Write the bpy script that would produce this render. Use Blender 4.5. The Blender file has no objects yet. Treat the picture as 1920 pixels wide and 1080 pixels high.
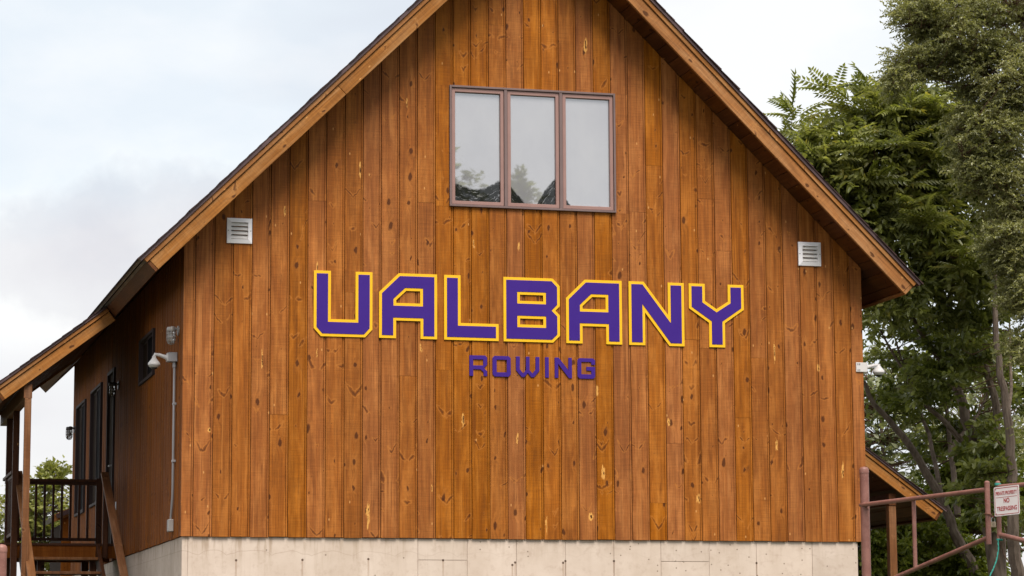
import bpy, math, random
import numpy as np
from mathutils import Vector, Matrix
from mathutils.geometry import tessellate_polygon

# ------------------------------------------------------------------ camera
S = bpy.context.scene
C = bpy.context.collection
random.seed(7); RNG = np.random.default_rng(11)

cam_d = bpy.data.cameras.new('camera'); cam = bpy.data.objects.new('camera', cam_d); C.objects.link(cam)
yaw, pitch, roll = 0.263906, 0.144019, -0.005139
fw = Vector((math.sin(yaw)*math.cos(pitch), math.cos(yaw)*math.cos(pitch), math.sin(pitch)))
rt0 = Vector((math.cos(yaw), -math.sin(yaw), 0)); up0 = rt0.cross(fw)
rt = rt0*math.cos(roll)+up0*math.sin(roll); up = -rt0*math.sin(roll)+up0*math.cos(roll)
M = Matrix((rt, up, -fw)).transposed().to_4x4(); M.translation = Vector((-3.7244, -26.4011, 1.6))
cam.matrix_world = M
cam_d.sensor_width = 36; cam_d.lens = 4999.72/1920*36
cam_d.clip_start = 0.5; cam_d.clip_end = 2000
S.camera = cam
S.view_settings.view_transform = 'Standard'; S.view_settings.look = 'None'
S.view_settings.gamma = 1; S.view_settings.use_curve_mapping = False
S.view_settings.exposure = 1.9

# ------------------------------------------------------------------ world: thin bright overcast
SUN_EL, SUN_AZ = math.radians(56), math.radians(179)      # azimuth clockwise from +Y
w = bpy.data.worlds.new('World'); S.world = w; w.use_nodes = True
nt = w.node_tree; nt.nodes.clear()
def wn(t, **k):
    n = nt.nodes.new(t)
    for a, b in k.items(): setattr(n, a, b)
    return n
out = wn('ShaderNodeOutputWorld'); tc = wn('ShaderNodeTexCoord')
sky = wn('ShaderNodeTexSky', sky_type='NISHITA', sun_disc=False, sun_elevation=SUN_EL, sun_rotation=SUN_AZ,
         air_density=1.0, dust_density=2.0, ozone_density=1.0)
bg1 = wn('ShaderNodeBackground'); bg1.inputs[1].default_value = 0.05
nt.links.new(sky.outputs[0], bg1.inputs[0])
mp = wn('ShaderNodeMapping'); mp.inputs['Scale'].default_value = (1, 1, 1.9); mp.inputs['Location'].default_value = (0.31, 0.12, 0.05)
nt.links.new(tc.outputs['Generated'], mp.inputs[0])
n1 = wn('ShaderNodeTexNoise'); n1.inputs['Scale'].default_value = 5.5; n1.inputs['Detail'].default_value = 7; n1.inputs['Roughness'].default_value = 0.52
n2 = wn('ShaderNodeTexNoise'); n2.inputs['Scale'].default_value = 3.1; n2.inputs['Detail'].default_value = 5
mp2 = wn('ShaderNodeMapping'); mp2.inputs['Location'].default_value = (3.7, 1.9, 6.2); mp2.inputs['Scale'].default_value = (1, 1, 2.4)
nt.links.new(tc.outputs['Generated'], mp2.inputs[0])
nt.links.new(mp.outputs[0], n1.inputs[0]); nt.links.new(mp2.outputs[0], n2.inputs[0])
r1 = wn('ShaderNodeValToRGB')                              # thin veil (pale blue) to white cloud
r1.color_ramp.elements[0].position = 0.40; r1.color_ramp.elements[0].color = (0.775, 0.825, 0.87, 1)
r1.color_ramp.elements[1].position = 0.56; r1.color_ramp.elements[1].color = (0.93, 0.93, 0.925, 1)
r2 = wn('ShaderNodeValToRGB')                              # grey cloud bellies
r2.color_ramp.elements[0].position = 0.50; r2.color_ramp.elements[0].color = (1, 1, 1, 1)
r2.color_ramp.elements[1].position = 0.70; r2.color_ramp.elements[1].color = (0.80, 0.775, 0.80, 1)
nt.links.new(n1.outputs[0], r1.inputs[0]); nt.links.new(n2.outputs[0], r2.inputs[0])
mul = wn('ShaderNodeMixRGB', blend_type='MULTIPLY'); mul.inputs[0].default_value = 1
nt.links.new(r1.outputs[0], mul.inputs[1]); nt.links.new(r2.outputs[0], mul.inputs[2])
# a grey cloud bank low over the porch side of the building, its rim ragged
def dirpx(az, el): return (math.sin(az)*math.cos(el), math.cos(az)*math.cos(el), math.sin(el))
cb = wn('ShaderNodeVectorMath', operation='SUBTRACT'); cb.inputs[1].default_value = dirpx(math.radians(6.6), math.radians(8.9))
nt.links.new(tc.outputs['Generated'], cb.inputs[0])
cs = wn('ShaderNodeVectorMath', operation='MULTIPLY'); cs.inputs[1].default_value = (10.5, 10.5, 17.0); nt.links.new(cb.outputs[0], cs.inputs[0])
cl = wn('ShaderNodeVectorMath', operation='LENGTH'); nt.links.new(cs.outputs[0], cl.inputs[0])
n3 = wn('ShaderNodeTexNoise'); n3.inputs['Scale'].default_value = 13; n3.inputs['Detail'].default_value = 6; n3.inputs['Roughness'].default_value = 0.55; nt.links.new(tc.outputs['Generated'], n3.inputs[0])
ca = wn('ShaderNodeMath', operation='MULTIPLY_ADD'); ca.inputs[1].default_value = 1.5; nt.links.new(n3.outputs[0], ca.inputs[0]); nt.links.new(cl.outputs['Value'], ca.inputs[2])
cr = wn('ShaderNodeValToRGB'); e = cr.color_ramp
e.elements[0].position = 0.50; e.elements[0].color = (0.79, 0.765, 0.785, 1)
e.elements[1].position = 0.90; e.elements[1].color = (1, 1, 1, 1)
q_ = e.elements.new(0.70); q_.color = (0.89, 0.875, 0.88, 1); q_ = e.elements.new(0.79); q_.color = (1.05, 1.04, 1.02, 1)
cd2 = wn('ShaderNodeMath', operation='MULTIPLY'); cd2.inputs[1].default_value = 0.55; nt.links.new(ca.outputs[0], cd2.inputs[0]); nt.links.new(cd2.outputs[0], cr.inputs[0])
mul2 = wn('ShaderNodeMixRGB', blend_type='MULTIPLY'); mul2.inputs[0].default_value = 1
nt.links.new(mul.outputs[0], mul2.inputs[1]); nt.links.new(cr.outputs[0], mul2.inputs[2])
bg2 = wn('ShaderNodeBackground'); bg2.inputs[1].default_value = 0.305
nt.links.new(mul2.outputs[0], bg2.inputs[0])
mix = wn('ShaderNodeMixShader'); mix.inputs[0].default_value = 0.9
nt.links.new(bg1.outputs[0], mix.inputs[1]); nt.links.new(bg2.outputs[0], mix.inputs[2]); nt.links.new(mix.outputs[0], out.inputs[0])

sun_d = bpy.data.lights.new('sun', 'SUN'); sun = bpy.data.objects.new('sun', sun_d); C.objects.link(sun)
sun_d.energy = 1.5; sun_d.angle = math.radians(32); sun_d.color = (1.0, 0.94, 0.86)
to_sun = Vector((math.sin(SUN_AZ)*math.cos(SUN_EL), math.cos(SUN_AZ)*math.cos(SUN_EL), math.sin(SUN_EL)))
sun.rotation_euler = to_sun.to_track_quat('Z', 'Y').to_euler()
sun.location = (0, -20, 40)

# ------------------------------------------------------------------ material helpers
class NT:
    def __init__(s, name):
        s.m = bpy.data.materials.new(name); s.m.use_nodes = True; s.t = s.m.node_tree
        s.b = s.t.nodes['Principled BSDF']; s.o = s.t.nodes['Material Output']
    def n(s, t, inp=None, **k):
        n = s.t.nodes.new(t)
        for a, b in k.items(): setattr(n, a, b)
        for a, b in (inp or {}).items(): s.set(n.inputs[a], b)
        return n
    def set(s, sock, v):
        if isinstance(v, bpy.types.NodeSocket): s.t.links.new(v, sock)
        else:
            try: sock.default_value = v
            except Exception: sock.default_value = (*v, 1)
    def math(s, op, a, b=0.0, c=None, clamp=False):
        n = s.n('ShaderNodeMath', operation=op, use_clamp=clamp); s.set(n.inputs[0], a); s.set(n.inputs[1], b)
        if c is not None: s.set(n.inputs[2], c)
        return n.outputs[0]
    def vmul(s, v, f):
        n = s.n('ShaderNodeVectorMath', operation='MULTIPLY'); s.set(n.inputs[0], v); s.set(n.inputs[1], f); return n.outputs[0]
    def vadd(s, v, f):
        n = s.n('ShaderNodeVectorMath', operation='ADD'); s.set(n.inputs[0], v); s.set(n.inputs[1], f); return n.outputs[0]
    def noise(s, v, scale=1.0, detail=3.0, rough=0.5, dist=0.0):
        n = s.n('ShaderNodeTexNoise', {'Vector': v, 'Scale': scale, 'Detail': detail, 'Roughness': rough, 'Distortion': dist}); return n.outputs[0]
    def ramp(s, f, *els):
        n = s.n('ShaderNodeValToRGB'); s.set(n.inputs[0], f); cr = n.color_ramp
        while len(cr.elements) < len(els): cr.elements.new(0.5)
        for e, (p, c) in zip(cr.elements, els):
            e.position = p; e.color = (*c, 1) if isinstance(c, (tuple, list)) else (c, c, c, 1)
        return n.outputs[0]
    def smooth(s, f, a, b, lo=0.0, hi=1.0):
        n = s.n('ShaderNodeMapRange', interpolation_type='SMOOTHSTEP'); s.set(n.inputs[0], f)
        for i, v in enumerate((a, b, lo, hi)): s.set(n.inputs[i+1], v)
        return n.outputs[0]
    def mixc(s, f, a, b, mode='MIX'):
        n = s.n('ShaderNodeMixRGB', blend_type=mode); s.set(n.inputs[0], f); s.set(n.inputs[1], a); s.set(n.inputs[2], b); return n.outputs[0]
    def sep(s, v):
        n = s.n('ShaderNodeSeparateXYZ'); s.set(n.inputs[0], v); return n.outputs
    def comb(s, x, y, z):
        n = s.n('ShaderNodeCombineXYZ'); s.set(n.inputs[0], x); s.set(n.inputs[1], y); s.set(n.inputs[2], z); return n.outputs[0]
    def fin(s, col, rough=0.6, spec=0.3, bump=None, bs=0.2, bd=0.01, metal=0.0):
        s.set(s.b.inputs['Base Color'], col); s.set(s.b.inputs['Roughness'], rough)
        s.b.inputs['Specular IOR Level'].default_value = spec; s.b.inputs['Metallic'].default_value = metal
        if bump is not None:
            b = s.n('ShaderNodeBump', {'Height': bump, 'Strength': bs, 'Distance': bd}); s.set(s.b.inputs['Normal'], b.outputs[0])
        return s.m

CHIPS = [(1.892,3.205,.028,.16),(3.458,3.999,.016,.075),(2.882,4.191,.018,.10),(4.377,3.673,.032,.09),(4.23,8.2,.035,.11),
 (3.486,5.99,.02,.06),(6.29,4.974,.018,.14),(2.292,7.455,.013,.07),(1.799,6.742,.022,.11),(5.417,3.409,.035,.06),
 (7.035,3.712,.02,.10),(6.294,3.994,.02,.08),(3.765,3.116,.018,.12),(6.788,4.816,.022,.05),(4.24,3.214,.05,.05),
 (2.556,3.483,.012,.05),(5.10,4.21,.03,.05),(0.276,4.033,.03,.03),(1.36,5.70,.013,.09),(2.44,4.93,.02,.07),(0.80,4.75,.012,.12),
 (3.0,6.02,.012,.06),(4.32,4.52,.02,.08),(1.36,4.83,.010,.06),(5.7,5.15,.012,.08),(1.02,6.28,.016,.07)]

def wood(name, base, dark, light, weather=0.55, knots=0.62, chips=False, tint=0.30, rough=0.55, wcol=(0.395, 0.146, 0.031)):
    """stained pine: local x runs across the board, local z along it"""
    k = NT(name)
    tcn = k.n('ShaderNodeTexCoord'); obj = tcn.outputs['Object']; oi = k.n('ShaderNodeObjectInfo'); rnd = oi.outputs['Random']
    wp = k.n('ShaderNodeNewGeometry').outputs['Position']
    off = k.comb(k.math('MULTIPLY', rnd, 37.0), k.math('MULTIPLY', rnd, 11.3), k.math('MULTIPLY', rnd, 91.7))
    P = k.vadd(obj, off)
    # knots first: the grain bends round them
    warp = k.noise(k.vmul(P, (14, 14, 7)), 1, 4, 0.6)
    p3 = k.sep(P)
    Pk = k.comb(k.math('MULTIPLY_ADD', p3[0], 7.5, k.math('MULTIPLY', warp, .35)), k.math('MULTIPLY_ADD', p3[2], 4.0, k.math('MULTIPLY', warp, .5)), 0.0)
    vo = k.n('ShaderNodeTexVoronoi', {'Vector': Pk, 'Scale': 1.0}, voronoi_dimensions='2D'); vr = k.sep(vo.outputs['Color'])
    sel = k.math('GREATER_THAN', vr[0], knots)
    size = k.math('MULTIPLY_ADD', k.math('POWER', vr[1], 2.0), 0.17, 0.025)
    dn = k.math('DIVIDE', vo.outputs['Distance'], size)
    knot = k.math('MULTIPLY', k.smooth(dn, 0.55, 1.05, 1.0, 0.0), sel)
    halo = k.math('MULTIPLY', k.smooth(dn, 0.9, 3.2, 1.0, 0.0), sel)
    # spike knots: slanting marks mirrored about the heart of the board
    o3 = k.sep(obj); au = k.math('ABSOLUTE', k.math('SUBTRACT', o3[0], k.math('MULTIPLY_ADD', rnd, 0.10, 0.035)))
    slant = k.math('MULTIPLY_ADD', k.noise(k.comb(rnd, 0.0, k.math('MULTIPLY', o3[2], 0.9)), 3.0, 1), -3.4, 0.9)
    zz = k.math('MULTIPLY_ADD', au, slant, o3[2])
    Ps = k.comb(k.math('ADD', k.math('MULTIPLY', au, 7.0), k.math('MULTIPLY_ADD', rnd, 63.0, k.math('MULTIPLY', warp, .7))), k.math('ADD', k.math('MULTIPLY', zz, 4.6), k.math('MULTIPLY_ADD', rnd, 91.0, k.math('MULTIPLY', warp, .55))), 0.0)
    vs = k.n('ShaderNodeTexVoronoi', {'Vector': Ps, 'Scale': 1.0}, voronoi_dimensions='2D'); sr = k.sep(vs.outputs['Color'])
    sps = k.math('GREATER_THAN', sr[2], 0.77)
    vsp = k.n('ShaderNodeVectorMath', operation='SUBTRACT'); k.set(vsp.inputs[0], Ps); k.set(vsp.inputs[1], vs.outputs['Position'])
    q = k.sep(vsp.outputs[0])
    qd = k.math('SQRT', k.math('ADD', k.math('POWER', k.math('MULTIPLY', q[0], k.math('MULTIPLY_ADD', sr[0], 3.2, 2.4)), 2.0), k.math('POWER', k.math('MULTIPLY', q[1], k.math('MULTIPLY_ADD', sr[1], 9.0, 8.0)), 2.0)))
    spike = k.math('MULTIPLY', k.smooth(qd, 0.2, 1.1, 0.75, 0.0), sps)
    spike_l = k.math('MULTIPLY', k.smooth(k.math('ABSOLUTE', k.math('SUBTRACT', qd, 1.25)), 0.0, 0.4, 0.5, 0.0), sps)
    # grain
    r_arch = k.math('FRACT', k.math('MULTIPLY', rnd, 7.77))
    bend = k.math('MULTIPLY', halo, 0.03)
    Pg = k.vadd(P, k.comb(bend, 0.0, 0.0))
    g1 = k.noise(k.vmul(Pg, (70, 70, 2.2)), 1, 4, 0.6)
    g2 = k.noise(k.vmul(Pg, (24, 24, 1.3)), 1, 4, 0.55, 0.4)
    g3 = k.noise(k.vmul(P, (10, 10, 2.0)), 1, 4, 0.6)
    saw = k.noise(k.vmul(P, (5, 5, 190)), 1, 2, 0.6)
    blot = k.noise(k.vmul(wp, (1, 1, 1)), 1.1, 4, 0.6)
    arch = k.math('ADD', k.math('MULTIPLY', o3[2], 7.0), k.math('MULTIPLY_ADD', k.math('MULTIPLY', au, au), k.math('MULTIPLY_ADD', r_arch, 900.0, -450.0), k.math('MULTIPLY', g3, 5.0)))
    rings = k.math('SINE', k.math('MULTIPLY', arch, 9.0))
    col = k.ramp(g2, (0.18, dark), (0.50, base), (0.82, light))
    col = k.mixc(k.math('MULTIPLY', k.smooth(g3, 0.42, 0.60), 0.30), col, k.ramp(k.math('MULTIPLY_ADD', rings, 0.5, 0.5), (0.0, 0.40), (0.7, 0.52), (1.0, 0.60)), 'OVERLAY')
    col = k.mixc(k.smooth(g3, 0.44, 0.66, 0.0, weather), col, wcol)
    col = k.mixc(k.smooth(blot, 0.36, 0.66, 0.30, 0.0), col, dark)
    col = k.mixc(0.8, col, k.ramp(g1, (0.25, 0.36), (0.5, 0.51), (0.75, 0.70)), 'OVERLAY')
    col = k.mixc(0.5, col, k.ramp(saw, (0.3, 0.36), (0.7, 0.66)), 'OVERLAY')
    pe = k.noise(k.vmul(P, (26, 26, 0.55)), 1, 3, 0.55); pz = k.noise(k.vmul(P, (4, 4, 1.6)), 1, 3)
    col = k.mixc(k.math('MULTIPLY', k.smooth(pe, 0.54, 0.70, 0.0, weather), k.smooth(pz, 0.40, 0.62)), col, (wcol[0]*1.12, wcol[1]*1.18, wcol[2]*1.3))
    gy = k.noise(k.vmul(P, (20, 20, 2.6)), 1, 4, 0.65)
    col = k.mixc(k.math('MULTIPLY', k.smooth(gy, 0.56, 0.74, 0.0, 0.5), k.smooth(pz, 0.60, 0.38)), col, (dark[0]*0.75, dark[1]*0.85, dark[2]*1.0))
    ck = k.noise(k.vmul(P, (24, 24, 0.22)), 1, 1)
    col = k.mixc(k.math('MULTIPLY', k.smooth(k.math('ABSOLUTE', k.math('SUBTRACT', ck, 0.5)), 0.0, 0.02, 0.5, 0.0), k.smooth(pz, 0.45, 0.6)), col, (dark[0]*0.6, dark[1]*0.5, dark[2]*0.5))
    oc = k.n('ShaderNodeSeparateColor', {'Color': oi.outputs['Color']}).outputs
    tv = k.math('MULTIPLY_ADD', oc[0], tint, 1.0-tint*0.5)
    r2_ = oc[1]
    hs = k.n('ShaderNodeHueSaturation', {'Hue': k.math('MULTIPLY_ADD', r2_, 0.003, 0.4985), 'Saturation': k.math('MULTIPLY_ADD', r2_, 0.08, 0.97), 'Value': tv, 'Color': col})
    col = hs.outputs[0]
    col = k.mixc(k.math('MULTIPLY', halo, 0.22), col, light)
    col = k.mixc(spike_l, col, (light[0]*1.25, light[1]*1.3, light[2]*1.3))
    col = k.mixc(spike, col, (dark[0]*0.42, dark[1]*0.36, dark[2]*0.4))
    col = k.mixc(k.math('MULTIPLY', knot, 0.85), col, (dark[0]*0.34, dark[1]*0.28, dark[2]*0.3))
    # small raw flecks
    fl = k.n('ShaderNodeTexVoronoi', {'Vector': k.comb(k.math('MULTIPLY', p3[0], 13.0), k.math('MULTIPLY', p3[2], 6.0), 0.0), 'Scale': 1.0}, voronoi_dimensions='2D'); fr = k.sep(fl.outputs['Color'])
    fm = k.math('MULTIPLY', k.smooth(fl.outputs['Distance'], 0.05, 0.11, 0.8, 0.0), k.math('GREATER_THAN', fr[1], 0.965))
    col = k.mixc(fm, col, (0.52, 0.25, 0.08))
    if chips:
        jag = k.noise(k.vmul(wp, (34, 34, 11)), 1, 4, 0.7); jag2 = k.noise(k.vmul(wp, (60, 60, 9)), 1, 3, 0.6)
        ps = k.sep(wp)
        jx = k.math('MULTIPLY_ADD', k.math('SUBTRACT', jag, 0.5), 0.05, ps[0])
        best = None
        for cx, cz, hw, hh in CHIPS:
            hw *= .72
            dx = k.math('MULTIPLY_ADD', jx, 1/hw, -cx/hw); dz = k.math('MULTIPLY_ADD', ps[2], 1/hh, -cz/hh)
            d = k.math('MULTIPLY_ADD', dx, dx, k.math('MULTIPLY', dz, dz))
            best = d if best is None else k.math('MINIMUM', best, d)
        edge = k.math('ADD', best, k.math('MULTIPLY', k.math('SUBTRACT', jag2, 0.5), 3.4))
        cm = k.smooth(edge, 0.35, 0.8, 0.9, 0.0)
        core = k.smooth(k.math('ADD', best, k.math('MULTIPLY', k.math('SUBTRACT', jag, 0.5), 2.0)), 0.02, 0.16, 1.0, 0.0)
        col = k.mixc(cm, col, (0.60, 0.30, 0.075))
        col = k.mixc(core, col, (dark[0]*0.4, dark[1]*0.35, dark[2]*0.35))
    h = k.math('ADD', k.math('MULTIPLY', g1, 0.6), k.math('MULTIPLY', saw, 0.4))
    return k.fin(col, rough, 0.14, h, 0.4, 0.004)

WB, WD, WL = (0.245, 0.0765, 0.0120), (0.138, 0.0395, 0.0070), (0.325, 0.114, 0.021)
m_front = wood('stained_pine_front', WB, WD, WL, chips=True, tint=0.17)
m_side = wood('shaded_pine_side', (0.170, 0.050, 0.0072), (0.105, 0.030, 0.005), (0.215, 0.067, 0.011), weather=0.15, tint=0.30, rough=0.85)  # colour darkened below the front boards to imitate shade under the eaves
m_rake = wood('rake_timber', (0.25, 0.100, 0.026), (0.15, 0.056, 0.015), (0.32, 0.145, 0.046), weather=0.5, knots=0.78, tint=0.16, wcol=(0.33, 0.175, 0.075))
m_soffit = wood('shaded_soffit_pine', (0.085, 0.028, 0.009), (0.05, 0.017, 0.006), (0.12, 0.042, 0.013), weather=0.1, tint=0.5)  # underside shade put into the colour, darker than the siding
m_post = wood('porch_timber', (0.145, 0.060, 0.024), (0.09, 0.036, 0.015), (0.20, 0.09, 0.04), weather=0.3, knots=0.85, tint=0.2, wcol=(0.28, 0.16, 0.09))
m_dark_post = wood('shaded_rail_timber', (0.055, 0.020, 0.009), (0.035, 0.013, 0.007), (0.08, 0.030, 0.013), weather=0.1, knots=0.9, tint=0.2, wcol=(0.10, 0.05, 0.028))  # dimness of the porch recess put into the colour

def plain(name, col, rough=0.5, spec=0.4, metal=0.0, var=0.12, scale=6.0, bump=0.0):
    k = NT(name); p = k.n('ShaderNodeTexCoord').outputs['Object']
    n = k.noise(p, scale, 5, 0.6); f = k.noise(p, scale*9, 3, 0.6)
    c = k.mixc(1.0, col, k.ramp(n, (0.3, 1.0-var), (0.7, 1.0)), 'MULTIPLY')
    c = k.mixc(k.smooth(f, 0.55, 0.75, 0.0, var*0.8), c, tuple(x*0.6 for x in col))
    return k.fin(c, k.ramp(n, (0.3, max(rough-.1, 0.02)), (0.7, rough+.1)), spec, f if bump else None, bump, 0.002, metal)

m_back = plain('paper_and_doorway_dark', (0.03, 0.018, 0.012), 0.9, 0.1)
m_purple = plain('purple_panel', (0.036, 0.0095, 0.180), 0.5, 0.2, var=0.06, scale=3)
m_yellow = plain('yellow_panel', (0.74, 0.41, 0.003), 0.42, 0.4, var=0.05, scale=3)
m_screw = plain('screw_steel', (0.05, 0.04, 0.05), 0.4, 0.5, 0.6)
m_frame = plain('clad_frame', (0.27, 0.155, 0.135), 0.45, 0.4, var=0.14, scale=4)
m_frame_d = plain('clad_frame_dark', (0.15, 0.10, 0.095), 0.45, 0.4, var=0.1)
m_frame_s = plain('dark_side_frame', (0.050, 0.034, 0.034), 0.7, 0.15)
m_white = plain('white_plastic', (0.56, 0.53, 0.52), 0.4, 0.4, var=0.08)
m_vent = plain('vent_white', (0.86, 0.83, 0.86), 0.45, 0.4, var=0.10)
m_ventd = plain('vent_louver', (0.68, 0.65, 0.63), 0.55, 0.3, var=0.18)
m_grey = plain('grey_metal', (0.33, 0.32, 0.33), 0.4, 0.5, 0.35)
m_lampg = plain('cast_lamp_metal', (0.36, 0.33, 0.31), 0.45, 0.5, 0.3)
m_black = plain('black_void', (0.008, 0.007, 0.007), 0.5, 0.2)
m_smoke = plain('smoked_dome', (0.02, 0.02, 0.025), 0.12, 0.6)
m_drip = plain('brown_drip_edge', (0.082, 0.046, 0.046), 0.4, 0.5, 0.2, var=0.2)
m_shingle = plain('brown_shingle', (0.060, 0.036, 0.034), 0.9, 0.1, var=0.4, scale=14, bump=0.5)
m_pipe = None
k = NT('painted_pipe'); wpos = k.n('ShaderNodeNewGeometry').outputs['Position']
nA = k.noise(wpos, 9, 5, 0.65); nB = k.noise(wpos, 40, 4, 0.6)
cc = k.ramp(nA, (0.3, (0.165, 0.066, 0.052)), (0.7, (0.255, 0.118, 0.094)))
cc = k.mixc(k.smooth(nB, 0.60, 0.70, 0.0, 0.6), cc, (0.30, 0.20, 0.17))
m_pipe = k.fin(cc, 0.5, 0.4, nB, 0.15, 0.002)
m_glass_clear = NT('lamp_glass'); m_glass_clear.b.inputs['Transmission Weight'].default_value = 0.85
m_glass_clear = m_glass_clear.fin((0.85, 0.83, 0.80), 0.12, 0.5)

def dark_glass():
    k = NT('dark_window_glass'); p = k.n('ShaderNodeNewGeometry').outputs['Position']
    n = k.noise(p, 3, 3)
    k.b.inputs['IOR'].default_value = 1.12
    return k.fin(k.ramp(n, (0.3, (0.006, 0.005, 0.0055)), (0.7, (0.014, 0.012, 0.013))), 0.6, 0.05)
m_dglass = dark_glass()

def gable_glass():
    """hazy coated glass, the haze wiped off along the bottom in swipes"""
    k = NT('hazy_gable_glass'); wp = k.n('ShaderNodeNewGeometry').outputs['Position']; s = k.sep(wp)
    f = k.math('DIVIDE', k.math('SUBTRACT', s[0], 2.79), 1.70)
    v = lambda z: (z-6.40)/0.5
    pts = [(2.79,6.665),(2.90,6.625),(3.03,6.600),(3.14,6.62),(3.27,6.70),(3.395,6.66),(3.46,6.585),(3.56,6.475),(3.68,6.46),(3.76,6.60),(3.88,6.75),
           (3.99,6.56),(4.075,6.44),(4.28,6.42),(4.36,6.47),(4.49,6.43)]
    cur = k.ramp(f, *[((x-2.79)/1.70, v(z)) for x, z in pts])
    h = k.math('DIVIDE', k.math('SUBTRACT', s[2], 6.40), 0.5)
    rim = k.noise(wp, 30, 4, 0.6)
    below = k.math('SUBTRACT', k.math('MULTIPLY_ADD', k.math('SUBTRACT', rim, .5), 0.10, cur), h)       # >0 : wiped
    # swipe streaks follow the curve
    st = k.noise(k.comb(k.math('MULTIPLY', s[0], 9.0), 0.0, k.math('MULTIPLY', below, 26.0)), 1, 4, 0.65)
    wipe = k.math('MULTIPLY', k.smooth(below, -0.01, 0.05), k.smooth(st, 0.54, 0.70, 1.0, 0.10))
    haze = k.noise(k.vmul(wp, (2.2, 1, 1.4)), 1, 4)
    hz = k.ramp(haze, (0.3, (0.215, 0.215, 0.23)), (0.7, (0.265, 0.263, 0.27)))
    col = k.mixc(wipe, hz, (0.012, 0.013, 0.012))
    d = k.n('ShaderNodeBsdfDiffuse', {'Color': col})
    g = k.n('ShaderNodeBsdfGlossy', {'Color': (0.95, 0.96, 1.0, 1), 'Roughness': 0.015})
    mx = k.n('ShaderNodeMixShader'); k.set(mx.inputs[0], k.math('MULTIPLY_ADD', wipe, -0.25, 0.29))
    k.t.links.new(d.outputs[0], mx.inputs[1]); k.t.links.new(g.outputs[0], mx.inputs[2]); k.t.links.new(mx.outputs[0], k.o.inputs[0])
    return k.m
m_gglass = gable_glass()

def concrete():
    k = NT('cast_concrete'); wp = k.n('ShaderNodeNewGeometry').outputs['Position']; s = k.sep(wp)
    rnd = k.n('ShaderNodeObjectInfo').outputs['Random']
    n1 = k.noise(wp, 2.2, 5, 0.6); n2 = k.noise(wp, 16, 4, 0.6); n3 = k.noise(k.vmul(wp, (22, 22, 2.5)), 1, 4, 0.6)
    c = k.ramp(n1, (0.3, (0.45, 0.360, 0.292)), (0.7, (0.56, 0.465, 0.395)))
    c = k.mixc(k.smooth(n2, 0.5, 0.75, 0.0, 0.45), c, (0.38, 0.29, 0.23))
    # run-off stains under the siding, heavier towards the left end
    left = k.smooth(s[0], 0.2, 4.2, 1.0, 0.25)
    topm = k.smooth(s[2], 2.70, 2.97, 0.25, 1.0)
    c = k.mixc(k.math('MULTIPLY', k.math('MULTIPLY', k.smooth(n3, 0.45, 0.72, 0.0, 0.75), left), topm), c, (0.27, 0.19, 0.125))
    pour = k.math('ADD', s[2], k.math('MULTIPLY', k.math('ABSOLUTE', k.math('SINE', k.math('MULTIPLY_ADD', k.noise(k.comb(s[0], 0.0, 0.0), 3, 2), 4.0, k.math('MULTIPLY', s[0], 8.0)))), -0.05))
    c = k.mixc(k.math('MULTIPLY', k.smooth(k.math('ABSOLUTE', k.math('SUBTRACT', pour, 2.79)), 0.0, 0.007, 0.45, 0.0), left), c, (0.30, 0.22, 0.17))
    v = k.n('ShaderNodeTexVoronoi', {'Vector': k.comb(k.math('MULTIPLY', k.math('ADD', s[0], s[1]), 10.0), k.math('MULTIPLY', s[2], 10.0), 0.0), 'Scale': 1.0}, voronoi_dimensions='2D'); vr = k.sep(v.outputs['Color'])
    bug = k.math('MULTIPLY', k.smooth(v.outputs['Distance'], 0.05, 0.10, 1.0, 0.0), k.math('GREATER_THAN', vr[0], k.smooth(s[0], 3.5, 6.0, 0.90, 0.62)))
    c = k.mixc(k.math('MULTIPLY', bug, 0.75), c, (0.12, 0.085, 0.06))
    best = None; streak = None
    for cx, cz in [(0.56,2.74),(1.229,2.748),(1.903,2.76),(2.677,2.753),(3.435,2.735),(3.405,2.71),(3.97,2.753),(3.945,2.735),(4.492,2.756),(6.055,2.745)]:
        dx = k.math('SUBTRACT', s[0], cx); dz = k.math('SUBTRACT', s[2], cz)
        d = k.math('ADD', k.math('MULTIPLY', dx, dx), k.math('MULTIPLY', dz, dz)); best = d if best is None else k.math('MINIMUM', best, d)
        a = k.math('MULTIPLY', k.smooth(k.math('ABSOLUTE', k.math('ADD', dx, k.math('MULTIPLY', k.math('SUBTRACT', n2, .5), .012))), 0.004, 0.014, 1.0, 0.0), k.smooth(dz, -0.30, 0.0, 0.35, 1.0))
        a = k.math('MULTIPLY', a, k.math('LESS_THAN', dz, 0.0)); streak = a if streak is None else k.math('MAXIMUM', streak, a)
    c = k.mixc(k.math('MULTIPLY', streak, 0.42), c, (0.22, 0.125, 0.07))
    c = k.mixc(k.smooth(best, 0.00008, 0.00022, 0.9, 0.0), c, (0.06, 0.03, 0.018))
    hs = k.n('ShaderNodeHueSaturation', {'Value': k.math('MULTIPLY_ADD', rnd, 0.10, 0.95), 'Color': c})
    return k.fin(hs.outputs[0], 0.85, 0.2, n2, 0.3, 0.004)
m_conc = concrete()

def bark(name, a, b):
    k = NT(name); wp = k.n('ShaderNodeNewGeometry').outputs['Position']
    n = k.noise(k.vmul(wp, (14, 14, 4)), 1, 5, 0.65)
    return k.fin(k.ramp(n, (0.3, a), (0.7, b)), 0.9, 0.1, n, 0.8, 0.02)
m_bark = bark('grey_brown_bark', (0.085, 0.062, 0.048), (0.24, 0.185, 0.145))
m_twig = bark('red_brown_twig', (0.06, 0.035, 0.024), (0.16, 0.095, 0.065))

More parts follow.
